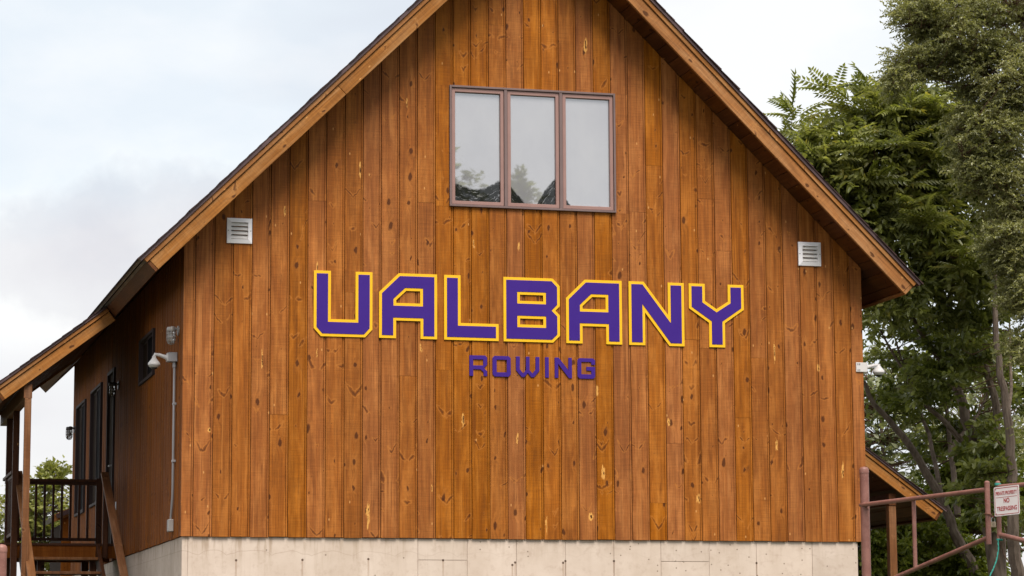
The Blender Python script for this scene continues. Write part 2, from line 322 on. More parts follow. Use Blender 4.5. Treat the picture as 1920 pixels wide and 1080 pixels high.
def leaf_mat(name, dark, mid, light, sun=None, trans=0.35):
    k = NT(name); g = k.n('ShaderNodeNewGeometry'); rp = g.outputs['Random Per Island']
    n = k.noise(g.outputs['Position'], 1.6, 3)
    f = k.math('ADD', k.math('MULTIPLY', rp, 0.55), k.math('MULTIPLY', k.smooth(n, 0.32, 0.68), 0.45))
    els = [(0.05, dark), (0.45, mid), (0.85, light)]
    if sun: els.append((0.985, sun))
    c = k.ramp(f, *els)
    k.fin(c, 0.36, 0.55)
    t = k.n('ShaderNodeBsdfTranslucent', {'Color': k.mixc(1.0, c, (1.2, 1.2, 0.6, 1), 'MULTIPLY')})
    mx = k.n('ShaderNodeMixShader', {0: trans}); k.t.links.new(k.b.outputs[0], mx.inputs[1]); k.t.links.new(t.outputs[0], mx.inputs[2])
    k.t.links.new(mx.outputs[0], k.o.inputs[0]); return k.m
m_leaf_ail = leaf_mat('ailanthus_leaf', (0.085, 0.105, 0.019), (0.19, 0.208, 0.052), (0.31, 0.32, 0.115), (0.42, 0.35, 0.06), trans=0.48)
m_leaf_loc = leaf_mat('locust_leaf', (0.135, 0.142, 0.052), (0.235, 0.238, 0.098), (0.35, 0.34, 0.165), trans=0.45)
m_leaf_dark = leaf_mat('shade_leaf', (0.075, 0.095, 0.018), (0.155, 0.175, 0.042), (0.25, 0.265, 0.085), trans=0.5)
m_leaf_bush = leaf_mat('bush_leaf', (0.085, 0.115, 0.014), (0.17, 0.205, 0.030), (0.26, 0.285, 0.05), trans=0.45)
m_leaf_far = leaf_mat('far_leaf', (0.12, 0.14, 0.034), (0.21, 0.22, 0.055), (0.31, 0.31, 0.105), trans=0.4)
m_leaf_pale = leaf_mat('pale_leaf', (0.13, 0.15, 0.07), (0.20, 0.22, 0.11), (0.27, 0.28, 0.15))

# ------------------------------------------------------------------ object helpers
WM = {}                                                    # world matrix of every object
def tag(o, label, cat, group=None):
    o['label'] = label; o['category'] = cat
    if group: o['group'] = group
    return o
def link(o, mat4, parent=None):
    C.objects.link(o); WM[o] = mat4
    o.color = (random.random(), random.random(), random.random(), 1)
    if parent is not None:
        o.parent = parent; o.matrix_basis = WM[parent].inverted() @ mat4
    else: o.matrix_basis = mat4
    return o
def thing(name, loc, label, cat, group=None):
    return tag(link(bpy.data.objects.new(name, None), Matrix.Translation(loc)), label, cat, group)

class MB:
    def __init__(s): s.v = []; s.f = []
    def add(s, vs, fs):
        b = len(s.v); s.v += [tuple(v) for v in vs]; s.f += [tuple(b+i for i in f) for f in fs]; return s
    def box(s, x0, x1, y0, y1, z0, z1):
        return s.add([(x0,y0,z0),(x1,y0,z0),(x1,y1,z0),(x0,y1,z0),(x0,y0,z1),(x1,y0,z1),(x1,y1,z1),(x0,y1,z1)],
                     [(0,3,2,1),(4,5,6,7),(0,1,5,4),(1,2,6,5),(2,3,7,6),(3,0,4,7)])
    def prism(s, poly, a, b, fn):
        """poly: 2D points; fn(p, depth) -> 3D; extruded from a to b"""
        n = len(poly); vs = [fn(p, a) for p in poly]+[fn(p, b) for p in poly]
        return s.add(vs, [tuple(range(n)), tuple(range(2*n-1, n-1, -1))]+[(i, i+n, (i+1) % n+n, (i+1) % n) for i in range(n)])
    def bar(s, p, q, w, h, upv=(0,0,1)):
        p, q = Vector(p), Vector(q); d = (q-p).normalized(); x = d.cross(Vector(upv)).normalized(); y = x.cross(d)
        vs = [c+x*(a*w/2)+y*(b*h/2) for c in (p, q) for a, b in ((-1,-1),(1,-1),(1,1),(-1,1))]
        return s.add(vs, [(0,3,2,1),(4,5,6,7),(0,1,5,4),(1,2,6,5),(2,3,7,6),(3,0,4,7)])
    def tube(s, pts, rad, n=10, cap=True):
        pts = [Vector(p) for p in pts]; rad = rad if isinstance(rad, (list, tuple)) else [rad]*len(pts)
        t0 = (pts[1]-pts[0]).normalized(); ref = Vector((0,0,1)) if abs(t0.z) < .9 else Vector((1,0,0))
        x = t0.cross(ref).normalized(); vs = []
        for i, p in enumerate(pts):
            t = (pts[min(i+1, len(pts)-1)]-pts[max(i-1, 0)]).normalized()
            x = (x-t*x.dot(t)).normalized(); y = t.cross(x)
            vs += [p+(x*math.cos(2*math.pi*j/n)+y*math.sin(2*math.pi*j/n))*rad[i] for j in range(n)]
        fs = [(i*n+j, i*n+(j+1) % n, (i+1)*n+(j+1) % n, (i+1)*n+j) for i in range(len(pts)-1) for j in range(n)]
        if cap: fs += [tuple(range(n-1, -1, -1)), tuple(range((len(pts)-1)*n, len(pts)*n))]
        return s.add(vs, fs)
    def lathe(s, prof, c, n=20):
        vs = [(c[0]+r*math.cos(2*math.pi*j/n), c[1]+r*math.sin(2*math.pi*j/n), c[2]+z) for r, z in prof for j in range(n)]
        m = len(prof)
        fs = [(i*n+j, i*n+(j+1) % n, (i+1)*n+(j+1) % n, (i+1)*n+j) for i in range(m-1) for j in range(n)]
        return s.add(vs, fs+[tuple(range(n-1, -1, -1)), tuple(range((m-1)*n, m*n))])
    def flat(s, outer, holes, a, b, fn):
        """polygon with holes, thick from a to b"""
        loops = [outer]+list(holes); allp = [p for l in loops for p in l]
        tri = tessellate_polygon([[Vector((p[0], p[1], 0)) for p in l] for l in loops]); n = len(allp)
        vs = [fn(p, a) for p in allp]+[fn(p, b) for p in allp]
        fs = [tuple(t) for t in tri]+[tuple(n+i for i in reversed(t)) for t in tri]; st = 0
        for l in loops:
            m = len(l); fs += [(st+i, st+(i+1) % m, st+(i+1) % m+n, st+i+n) for i in range(m)]; st += m
        return s.add(vs, fs)
    def mesh(s, name, mat, origin=(0,0,0), smooth=False):
        me = bpy.data.meshes.new(name); o = Vector(origin)
        me.from_pydata([Vector(v)-o for v in s.v], [], s.f); me.materials.append(mat)
        if smooth: me.polygons.foreach_set('use_smooth', [True]*len(me.polygons))
        me.update()
        return me
    def build(s, name, mat, parent=None, smooth=False, bevel=0.0, origin=None):
        if origin is None:
            a = np.array(s.v); origin = (float(a[:,0].mean()), float(a[:,1].mean()), float(a[:,2].min()))
        o = bpy.data.objects.new(name, s.mesh(name, mat, origin, smooth)); link(o, Matrix.Translation(origin), parent)
        recalc(o.data)
        if smooth: auto_smooth(o)
        if bevel:
            b = o.modifiers.new('bevel', 'BEVEL'); b.width = bevel; b.segments = 1; b.limit_method = 'ANGLE'
        return o
def recalc(me):
    import bmesh
    b = bmesh.new(); b.from_mesh(me); bmesh.ops.recalc_face_normals(b, faces=b.faces); b.to_mesh(me); b.free()
def auto_smooth(o):
    me = o.data
    try: me.set_sharp_from_angle(angle=math.radians(38))
    except Exception: pass

def plank(name, mat, parent, p0, along, across, L, Wd, Th, bevel=0.003, poly=None):
    """a timber with local z along, local x across, local y = normal; p0 is its corner"""
    z = Vector(along).normalized(); x = Vector(across); x = (x-z*x.dot(z)).normalized(); y = z.cross(x)
    m4 = Matrix((x, y, z)).transposed().to_4x4(); m4.translation = Vector(p0)
    b = MB()
    if poly is None: b.box(0, Wd, 0, Th, 0, L)
    else: b.prism(poly, 0, Th, lambda p, d: (p[0], d, p[1]))
    me = b.mesh(name, mat); recalc(me)
    o = bpy.data.objects.new(name, me); link(o, m4, parent)
    if bevel:
        bv = o.modifiers.new('bevel', 'BEVEL'); bv.width = bevel; bv.segments = 1; bv.limit_method = 'ANGLE'
    return o
def structure(o): o['kind'] = 'structure'; return o

# ------------------------------------------------------------------ ground
GZ = 2.1
k = NT('gravel_grass'); wp = k.n('ShaderNodeNewGeometry').outputs['Position']
na = k.noise(wp, 0.35, 5); nb = k.noise(wp, 30, 4, 0.7)
cg = k.mixc(k.smooth(na, 0.42, 0.58), k.ramp(nb, (0.3, (0.07, 0.062, 0.052)), (0.7, (0.14, 0.125, 0.11))), k.ramp(nb, (0.3, (0.025, 0.04, 0.010)), (0.7, (0.07, 0.09, 0.025))))
m_ground = k.fin(cg, 0.95, 0.1, nb, 0.6, 0.03)
def gz(y):
    t = min(max((y+24.0)/17.0, 0), 1); return GZ*t*t*(3-2*t)
ys = [-600,-200,-80,-40,-26]+[-24+i*1.0 for i in range(18)]+[-5,0,15,40,100,300,900]
xs = [-900,-300,-100,-40,-20,-10,0,10,20,40,100,300,900]
g = MB(); g.add([(x, y, gz(y)) for y in ys for x in xs], [(j*len(xs)+i, j*len(xs)+i+1, (j+1)*len(xs)+i+1, (j+1)*len(xs)+i) for j in range(len(ys)-1) for i in range(len(xs)-1)])
structure(g.build('ground', m_ground, smooth=True, origin=(0,0,0)))

# ------------------------------------------------------------------ boathouse
W, LEN, ZB = 7.3, 10.7, 2.974
RX, RZ, SL = 3.65, 9.517, 0.9886                            # ridge of the soffit plane
TH = math.atan(SL); CT, ST = math.cos(TH), math.sin(TH)
def zs(x): return RZ-SL*abs(x-RX)
house = thing('boathouse', (RX, 0, GZ), 'tall gabled boathouse clad in brown vertical pine boards on a concrete base', 'building')

# front wall: one board after another over dark building paper
fb = MB(); fb.prism([(0.03, ZB+.02),(W-.03, ZB+.02),(W-.03, zs(W)-.02),(RX, RZ-.02),(0.03, zs(0)-.02)], 0.0255, 0.10, lambda p, d: (p[0], d, p[1]))
front = fb.build('front_wall', m_back, house)
JOINTS = [(1.664,5.465),(2.277,4.622),(2.703,4.692),(5.372,5.08),(6.054,4.906),(5.495,4.993),(5.167,3.98),(5.917,4.265),(2.49,6.426),(1.389,6.397),
          (4.966,6.924),(5.533,6.592),(4.776,6.418),(5.727,6.037),(4.965,3.359),(4.637,5.606),(1.0,4.2),(3.27,8.35)]
WIN = (2.742, 4.543, 6.398, 7.677)
edges = [0.0]+[0.121+0.1905*i for i in range(38)]+[W]
LIP = 0.026
def board_piece(parent, mat, x0, x1, z0, ztop, lip=True, th=0.024, yoff=0.0, name='siding_board'):
    """ztop(x) gives the top; face plus a recessed lip (channel) on its right"""
    fx = x1-LIP if lip else x1
    b = MB(); j = random.uniform(-0.0012, 0.0012)
    prof = [(0.0, 0.0035), (0.0025, 0.0), (fx-x0-0.003, 0.0), (fx-x0, 0.004)]
    if lip: prof += [(fx-x0+0.0005, 0.021), (fx-x0+0.0045, 0.021), (fx-x0+0.006, 0.010), (x1-x0-0.0045, 0.010)]
    prof += [(prof[-1][0], th), (0.0, th)]
    n = len(prof)
    vs = [(p[0], p[1]+j, 0) for p in prof]+[(p[0], p[1]+j, ztop(x0+p[0])-z0) for p in prof]
    b.add(vs, [tuple(range(n)), tuple(range(2*n-1, n-1, -1))]+[(i, i+n, (i+1) % n+n, (i+1) % n) for i in range(n)])
    me = b.mesh(name, mat); recalc(me)
    o = link(bpy.data.objects.new(name, me), Matrix.Translation((x0, yoff, z0)), parent)
    o.color = tuple(min(1, max(0, c_+random.uniform(-.16, .16))) for c_ in TV)+(1,); return o
for i in range(len(edges)-1):
    a, b_ = edges[i], edges[i+1]; TV = (random.random(), random.random(), random.random())
    lip = i < len(edges)-2
    cuts = sorted(z for x, z in JOINTS if a <= x < b_)
    spans = []; lo = ZB+random.uniform(-0.004, 0.003)
    wx = (b_ > WIN[0]+.01 and a < WIN[1]-.01)
    full_top = lambda x: zs(x)-0.004
    mid = 0.5*(a+b_)
    stops = [c for c in cuts]
    segs = []
    cur = lo
    for c in stops: segs.append((cur, c)); cur = c+0.002
    segs.append((cur, None))
    for s0, s1 in segs:
        top = (lambda x, c=s1: c) if s1 is not None else full_top
        hi = s1 if s1 is not None else zs(mid)
        if wx and s0 < WIN[3] and hi > WIN[2]:
            # notch the board round the window opening
            if a < WIN[0]-.01 or b_ > WIN[1]+.01:
                xa, xb = (a, WIN[0]) if a < WIN[0] else (WIN[1], b_)
                if s0 < WIN[2]: board_piece(front, m_front, a, b_, s0, lambda x: WIN[2], lip)
                board_piece(front, m_front, xa, xb, max(s0, WIN[2]+.0005), (lambda x, h=min(hi, WIN[3]): h), lip and b_ == xb)
                if hi > WIN[3]: board_piece(front, m_front, a, b_, WIN[3]+.0005, top, lip)
            else:
                if s0 < WIN[2]: board_piece(front, m_front, a, b_, s0, lambda x: WIN[2]+.004, lip)
                if hi > WIN[3]: board_piece(front, m_front, a, b_, WIN[3]-.004, top, lip)
        else: board_piece(front, m_front, a, b_, s0, top, lip)

# left side wall (faces -x): boards run on a shorter module, openings cut out
OPEN = [(2.18, 3.38, 4.818, 5.328), (5.77, 6.46, 3.12, 5.303), (7.18, 8.37, 3.757, 5.272), (9.04, 10.16, 3.747, 5.25)]
lb = MB().box(0.0255, 0.10, 0.105, LEN, ZB+.02, zs(0)-.03); left = lb.build('left_wall', m_back, house)
y = 0.024; ROT = Matrix(((0,-1,0,0),(0,0,0,0),(0,0,0,0),(0,0,0,1)))
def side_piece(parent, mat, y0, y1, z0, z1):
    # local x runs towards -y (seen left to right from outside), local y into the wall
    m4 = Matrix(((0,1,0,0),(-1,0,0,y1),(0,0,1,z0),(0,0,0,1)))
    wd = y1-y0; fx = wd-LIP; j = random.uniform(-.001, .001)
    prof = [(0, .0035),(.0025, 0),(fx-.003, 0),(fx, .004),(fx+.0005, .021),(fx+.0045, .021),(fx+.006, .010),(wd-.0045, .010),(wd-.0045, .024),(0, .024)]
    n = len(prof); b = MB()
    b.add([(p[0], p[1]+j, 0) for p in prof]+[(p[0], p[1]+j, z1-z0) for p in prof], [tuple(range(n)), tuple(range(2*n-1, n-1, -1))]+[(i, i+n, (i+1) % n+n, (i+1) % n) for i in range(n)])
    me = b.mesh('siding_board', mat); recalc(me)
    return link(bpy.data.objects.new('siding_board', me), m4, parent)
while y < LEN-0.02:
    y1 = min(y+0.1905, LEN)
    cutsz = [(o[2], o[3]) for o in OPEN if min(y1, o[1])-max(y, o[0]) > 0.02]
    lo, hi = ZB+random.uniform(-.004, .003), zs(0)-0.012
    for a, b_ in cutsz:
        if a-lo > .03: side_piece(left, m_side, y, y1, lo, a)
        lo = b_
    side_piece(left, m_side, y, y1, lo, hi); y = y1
# right and back walls, never in view from here: plain clad slabs
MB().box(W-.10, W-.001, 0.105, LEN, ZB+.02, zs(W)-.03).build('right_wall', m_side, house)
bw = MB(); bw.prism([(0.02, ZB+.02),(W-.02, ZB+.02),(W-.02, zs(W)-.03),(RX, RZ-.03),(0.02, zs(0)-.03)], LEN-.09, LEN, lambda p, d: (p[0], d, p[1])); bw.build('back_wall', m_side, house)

# foundation: cast panels against a recessed core
fo = MB().box(0.022, 7.17, 0.034, LEN-.05, GZ-.3, ZB-.002).build('foundation', m_conc, house)
fx_ = [0.015, 0.076, 2.414, 2.93, 3.449, 3.97, 4.492, 5.002, 5.532, 6.055, 6.679, 7.197]
for i in range(len(fx_)-1):
    a, b_ = fx_[i]+.0022, fx_[i+1]-.0022
    sp = [(GZ-.3, 2.751), (2.756, ZB-.004)] if i in (2, 7) else [(GZ-.3, ZB-.004)]
    for z0, z1 in sp:
        yo = 0.026+random.uniform(-.0015, .0015)
        MB().box(a, b_, yo, 0.06, z0, z1).build('concrete_panel', m_conc, fo, bevel=0.002)
for i in range(8):
    a = 0.062+i*1.32; MB().box(0.015+random.uniform(0, .003), 0.055, a, min(a+1.316, LEN), GZ-.3, ZB-.004).build('concrete_panel', m_conc, fo, bevel=0.002)

# roof ------------------------------------------------------------
YF, YB = -0.45, 11.2
def sp(s, t, n, y): return Vector((RX+s*(t*CT+n*ST), y, RZ-t*ST+n*CT))
TE = {1: 5.56, -1: 5.60}
deck = MB()
for s in (1, -1):
    T = TE[s]
    deck.prism([(0, .027), (T+.03, .027), (T+.03, .145), (-.12, .145)], YF+.04, YB-.01, lambda p, d, s=s: sp(s, p[0], p[1], d))
deck = deck.build('roof', m_drip, house)
ridge_cover = MB()
for s in (1, -1):
    T = TE[s]; al = (sp(s, 1, 0, 0)-sp(s, 0, 0, 0)).normalized(); nn = Vector((s*ST, 0, CT))
    # soffit boards run front to back under the overhang
    t = 0.06; 
    while t < T-.01:
        wd = min(0.186, T-t)
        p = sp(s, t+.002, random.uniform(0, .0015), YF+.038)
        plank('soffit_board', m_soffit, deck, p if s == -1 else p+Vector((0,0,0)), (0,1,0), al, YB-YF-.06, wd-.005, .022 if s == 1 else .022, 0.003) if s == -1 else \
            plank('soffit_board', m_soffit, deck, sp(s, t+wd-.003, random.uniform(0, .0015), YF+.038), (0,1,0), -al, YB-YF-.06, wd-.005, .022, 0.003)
        t += wd
    # rake boards, trim and drip edge at front and back
    for yy, sgn, tagp in ((YF, 1, 'front'), (YB, -1, 'back')):
        cutsT = [0.05, 2.96, T] if (s == -1 and sgn == 1) else ([0.05, 1.1, T] if sgn == 1 else [0.05, T])
        for a, b_ in zip(cutsT[:-1], cutsT[1:]):
            o = MB(); e = random.uniform(0, .003)
            p0 = sp(s, a+.0015, -.022, yy+sgn*e)
            # local x across (perpendicular to slope), z along the slope
            y0 = yy if sgn == 1 else yy-.038
            x = nn; z = al; yv = z.cross(x)
            base = sp(s, a+.0015, -.022, y0 if yv.y > 0 else y0+.038)
            plank('rake_board', m_rake, house, base, al, nn, b_-a-.003, .125, .038, 0.004)
        yv = al.cross(nn); y0 = (yy-.018 if sgn == 1 else yy-.038)
        base = sp(s, -.10, .1045, y0 if yv.y > 0 else y0+.056)
        plank('rake_trim', m_rake, house, base, al, nn, T+.10+.035, .047, .056, 0.004)
        dd = MB(); d0, d1 = (yy-.034, yy+.05) if sgn == 1 else (yy-.05, yy+.034)
        dd.prism([(-.13, .152), (T+.07, .152), (T+.07, .1815), (-.13, .1815)], d0, d1, lambda p, d, s=s: sp(s, p[0], p[1], d))
        dd.build('drip_edge', m_drip, house)
    # eave fascia square to the slope, its trim and drip edge
    base = sp(s, T+.001, -.022, YF+.002)
    yv = Vector((0,1,0)).cross(nn)
    if yv.dot(al) < 0: base = base+al*.034
    plank('eave_fascia', m_rake if s == 1 else m_soffit, house, base, (0,1,0), nn, YB-YF-.004, .135, .034, 0.004)  # dark soffit wood stands in for shade on the porch-side fascia
    dd = MB(); dd.prism([(T-.05, .1525), (T+.068, .1525), (T+.068, .1805), (T-.05, .1805)], YF-.03, YB+.03, lambda p, d, s=s: sp(s, p[0], p[1], d)); dd.build('drip_edge', m_drip, house)
    # shingle courses: stepped butts show along the rake
    t = T+.085; kk = 0
    while t > 0.0:
        t0 = max(t-.30, -.13); b = MB(); e = random.uniform(-.012, .012); th = random.uniform(.010, .016)
        yf, yb = YF-.045+e, YB+.04
        b.add([sp(s, t, .182, yf), sp(s, t, .182+th, yf), sp(s, t0, .183, yf), sp(s, t, .182, yb), sp(s, t, .182+th, yb), sp(s, t0, .183, yb)],
              [(0,2,1), (3,4,5), (0,1,4,3), (1,2,5,4), (0,3,5,2)])
        b.build('shingle_course', m_shingle, deck); t -= .142+random.uniform(-.004, .004)

# gable window -----------------------------------------------------
gw = MB()
x0, x1, z0, z1 = WIN; FR = 0.022
for a in ((x0, x0+FR, z0, z1), (x1-FR, x1, z0, z1), (x0+FR, x1-FR, z0, z0+FR), (x0+FR, x1-FR, z1-FR, z1)): gw.box(a[0], a[1], -.030, .07, a[2], a[3])
for mx_ in (3.345, 3.945): gw.box(mx_-.017, mx_+.017, -.026, .07, z0+FR, z1-FR)
gwin = gw.build('gable_window', m_frame_d, house, bevel=.002)
for a, b_ in ((x0+FR, 3.328), (3.362, 3.928), (3.962, x1-FR)):
    za, zb_ = z0+FR, z1-FR; q = 0.036; sa = MB(); a += .003; b_ -= .003; za += .003; zb_ -= .003
    sa.flat([(a,za),(b_,za),(b_,zb_),(a,zb_)], [[(a+q,za+q),(b_-q,za+q),(b_-q,zb_-q-.006),(a+q,zb_-q-.006)]], -.014, .05, lambda p, d: (p[0], d, p[1]))
    sa.build('sash', m_frame, gwin, bevel=.003)
    pn = MB().box(a+q-.004, b_-q+.004, .016, .026, za+q-.004, zb_-q-.002).build('pane', m_gglass, gwin)
    pn.rotation_euler = (random.uniform(-.002, .002), 0, random.uniform(-.003, .003))

# side openings ----------------------------------------------------
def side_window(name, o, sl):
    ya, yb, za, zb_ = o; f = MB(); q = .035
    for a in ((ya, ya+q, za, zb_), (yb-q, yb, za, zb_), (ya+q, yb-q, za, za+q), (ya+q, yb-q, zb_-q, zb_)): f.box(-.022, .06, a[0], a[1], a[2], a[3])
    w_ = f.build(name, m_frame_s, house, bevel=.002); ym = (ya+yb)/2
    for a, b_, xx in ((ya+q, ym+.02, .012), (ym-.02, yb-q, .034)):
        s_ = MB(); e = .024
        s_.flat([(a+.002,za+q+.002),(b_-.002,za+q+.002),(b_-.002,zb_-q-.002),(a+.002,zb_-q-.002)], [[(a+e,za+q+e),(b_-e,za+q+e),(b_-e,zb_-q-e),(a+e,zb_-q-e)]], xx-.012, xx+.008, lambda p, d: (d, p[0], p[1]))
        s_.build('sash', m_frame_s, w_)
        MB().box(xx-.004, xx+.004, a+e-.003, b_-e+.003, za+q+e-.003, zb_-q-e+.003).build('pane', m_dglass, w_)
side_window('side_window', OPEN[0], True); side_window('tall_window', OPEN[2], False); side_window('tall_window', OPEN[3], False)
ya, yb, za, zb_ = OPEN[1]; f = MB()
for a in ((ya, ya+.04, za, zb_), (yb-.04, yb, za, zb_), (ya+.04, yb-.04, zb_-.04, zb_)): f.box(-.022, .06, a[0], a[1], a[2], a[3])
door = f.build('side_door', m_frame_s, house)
MB().box(.012, .05, ya+.042, yb-.042, za+.01, zb_-.042).build('doorway_dark_sheet', m_back, door)  # dark sheet standing in for the unlit open doorway
MB().tube([(.012, ya+.10, za+1.0), (-.04, ya+.10, za+1.0), (-.04, ya+.2, za+1.0)], .011, 8).build('handle', m_grey, door, smooth=True)

# ------------------------------------------------------------------ porch (left) : shed roof carried on posts
PS = 0.763; PT = math.atan(PS); pc, ps_ = math.cos(PT), math.sin(PT)
PY0, PY1 = 2.93, 6.4
def pp(t, n, y): return Vector((-.35-t*pc-n*ps_, y, 5.515-t*ps_+n*pc))
PL = 1.49
pr = MB(); pr.prism([(0, .027), (PL+.03, .027), (PL+.03, .125), (0, .125)], PY0+.04, PY1-.04, lambda p, d: pp(p[0], p[1], d)); pr = pr.build('porch_roof', m_drip, house)
al = Vector((-pc, 0, -ps_)); nn = Vector((-ps_, 0, pc))
t = 0.0
while t < PL-.01:
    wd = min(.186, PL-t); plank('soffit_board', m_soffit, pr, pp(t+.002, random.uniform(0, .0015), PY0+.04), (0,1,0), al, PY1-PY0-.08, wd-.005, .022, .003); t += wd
yv = al.cross(nn)
def yb0(y, th): return y if yv.y > 0 else y+th
for yy, d0 in ((PY0, -.018), (PY1-.038, 0.0)):
    plank('porch_rake_board', m_rake, pr, pp(0.0, -.022, yb0(yy, .038)), al, nn, PL, .118, .038, .004)
    plank('porch_rake_trim', m_rake, pr, pp(0.0, .0975, yb0(yy+d0, .056)), al, nn, PL+.035, .043, .056, .004)
b = MB(); b.prism([(.0, .1415), (PL+.07, .1415), (PL+.07, .163), (.0, .163)], PY0-.034, PY1+.03, lambda p, d: pp(p[0], p[1], d)); b.build('drip_edge', m_drip, pr)
base = pp(PL+.001, -.022, PY0+.002)
if Vector((0,1,0)).cross(nn).dot(al) < 0: base = base+al*.034
plank('eave_fascia', m_soffit, pr, base, (0,1,0), nn, PY1-PY0-.004, .13, .034, .004)
t = PL+.085
while t > .1:
    b = MB(); e = random.uniform(-.012, .012); th = random.uniform(.010, .016); t0 = max(t-.3, 0.0); yf, ybk = PY0-.046+e, PY1+.04
    b.add([pp(t, .164, yf), pp(t, .164+th, yf), pp(t0, .165, yf), pp(t, .164, ybk), pp(t, .164+th, ybk), pp(t0, .165, ybk)], [(0,2,1), (3,4,5), (0,1,4,3), (1,2,5,4), (0,3,5,2)])
    b.build('shingle_course', m_shingle, pr); t -= .142
PX = -1.27
zbeam = 5.515-(abs(PX)-.35)*PS-.022
plank('porch_beam', m_post, house, (PX-.045, PY0+.05, zbeam-.16), (0,1,0), (1,0,0), PY1-PY0-.10, .09, .0, 0, poly=None) if False else MB().box(PX-.045, PX+.045, PY0+.05, PY1-.05, zbeam-.175, zbeam-.02).build('porch_beam', m_post, house, bevel=.004)
for yy, zlow in ((2.98, GZ-.05), (4.47, GZ-.05), (5.42, GZ-.05)):
    plank('porch_post', m_post if yy < 3 else m_dark_post, house, (PX-.036, yy-.036, zlow), (0,0,1), (1,0,0), zbeam-.177-zlow, .072, .072, .004)
# deck, rails, stair
DZ, DY0, DY1 = 3.125, 4.70, 5.86
dk = MB(); dk.box(-1.40, -1.362, DY0, DY1, DZ-.172, DZ-.002); dk.box(-1.36, -.03, DY0, DY0+.038, DZ-.172, DZ-.002); dk.box(-1.36, -.03, DY1-.038, DY1, DZ-.172, DZ-.002)
for jx in (-1.0, -.65, -.3): dk.box(jx-.019, jx+.019, DY0+.04, DY1-.04, DZ-.165, DZ-.003)
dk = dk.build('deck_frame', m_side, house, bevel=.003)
yy = DY0-.02
while yy < DY1: plank('deck_board', m_dark_post, dk, (-1.41, min(yy+.135, DY1+.01), DZ), (1,0,0), (0,-1,0), 1.38, .13, -.03 if False else .028, .003); yy += .138
for px_, py_ in ((-.93, DY0+.15), (-.33, DY0+.15), (-.93, DY1-.1), (-.33, DY1-.1)): plank('deck_post', m_dark_post, house, (px_-.04, py_-.04, GZ-.05), (0,0,1), (1,0,0), DZ-.172-GZ+.05, .08, .08, .004)
RY = DY1-.05
def railing(p0, p1, n):
    p0, p1 = Vector(p0), Vector(p1)
    r_ = MB().bar(p0+Vector((0,0,.80)), p1+Vector((0,0,.80)), .085, .035).build('railing', m_dark_post, house, bevel=.003)
    MB().bar(p0+Vector((0,0,.765)), p1+Vector((0,0,.765)), .035, .034).build('top_rail', m_dark_post, r_)
    MB().bar(p0+Vector((0,0,.10)), p1+Vector((0,0,.10)), .035, .035).build('bottom_rail', m_dark_post, r_)
    for i in range(n):
        q_ = p0.lerp(p1, (i+1)/(n+1)); MB().box(q_.x-.014, q_.x+.014, q_.y-.014, q_.y+.014, DZ+.118, DZ+.748).build('baluster', m_dark_post, r_)
    return r_
railing((-1.22, RY, DZ), (-.20, RY, DZ), 9); railing((PX, 4.55, DZ), (PX, RY-.02, DZ), 9)
plank('newel_post', m_dark_post, house, (-.205, RY-.035, DZ+.03), (0,0,1), (1,0,0), .80, .072, .072, .004)
plank('newel_post', m_dark_post, house, (-.245, DY0-.055, DZ-.17), (0,0,1), (1,0,0), .95, .06, .06, .004)
stair = MB()
for sx in (-1.17, -.30): stair.bar((sx, DY0-.01, DZ-.10), (sx, 3.02, GZ-.02), .04, .20)
stair = stair.build('stair', m_dark_post, house, bevel=.003)
for i in range(5):
    z = DZ-.172*(i+1); y_ = DY0-.06-.278*i; MB().box(-1.148, -.322, y_-.26, y_, z-.032, z).build('tread', m_post, stair, bevel=.003)
for sx in (-1.215, -.225):
    plank('handrail', m_post, house, (sx-.045, DY0+.06, DZ+.80), (0, -1, -.62), (1,0,0), 2.45, .09, .038, .004)
for sx in (-1.215, -.225): plank('stair_post', m_dark_post, house, (sx-.03, 2.88, GZ-.05), (0,0,1), (1,0,0), .60, .06, .06, .004)

# ------------------------------------------------------------------ lean-to roof on the right side
QY0, QY1 = 5.2, 10.2; QS = .715; QT = math.atan(QS); qc, qs = math.cos(QT), math.sin(QT); QL = 3.43
def qp(t, n, y): return Vector((7.62+t*qc+n*qs, y, 5.555-t*qs+n*qc))
lr = MB(); lr.prism([(0, .027), (QL+.03, .027), (QL+.03, .125), (0, .125)], QY0+.04, QY1-.04, lambda p, d: qp(p[0], p[1], d)); lr = lr.build('lean_to_roof', m_drip, house)
al = Vector((qc, 0, -qs)); nn = Vector((qs, 0, qc)); yv = al.cross(nn)
t = 0
while t < QL-.01:
    wd = min(.186, QL-t); plank('soffit_board', m_soffit, lr, qp(t+wd-.003, random.uniform(0, .0015), QY0+.04), (0,1,0), -al, QY1-QY0-.08, wd-.005, .022, .003); t += wd
for yy, d0 in ((QY0, -.018), (QY1-.038, 0)):
    plank('lean_to_rake_board', m_rake, lr, qp(0, -.022, yb0(yy, .038)), al, nn, QL, .118, .038, .004)
    plank('lean_to_rake_trim', m_rake, lr, qp(0, .0975, yb0(yy+d0, .056)), al, nn, QL+.035, .043, .056, .004)
b = MB(); b.prism([(.0, .1415), (QL+.07, .1415), (QL+.07, .163), (.0, .163)], QY0-.034, QY1+.03, lambda p, d: qp(p[0], p[1], d)); b.build('drip_edge', m_drip, lr)
base = qp(QL+.001, -.022, QY0+.002)
if Vector((0,1,0)).cross(nn).dot(al) < 0: base = base+al*.034
plank('eave_fascia', m_soffit, lr, base, (0,1,0), nn, QY1-QY0-.004, .13, .034, .004)
t = QL+.085
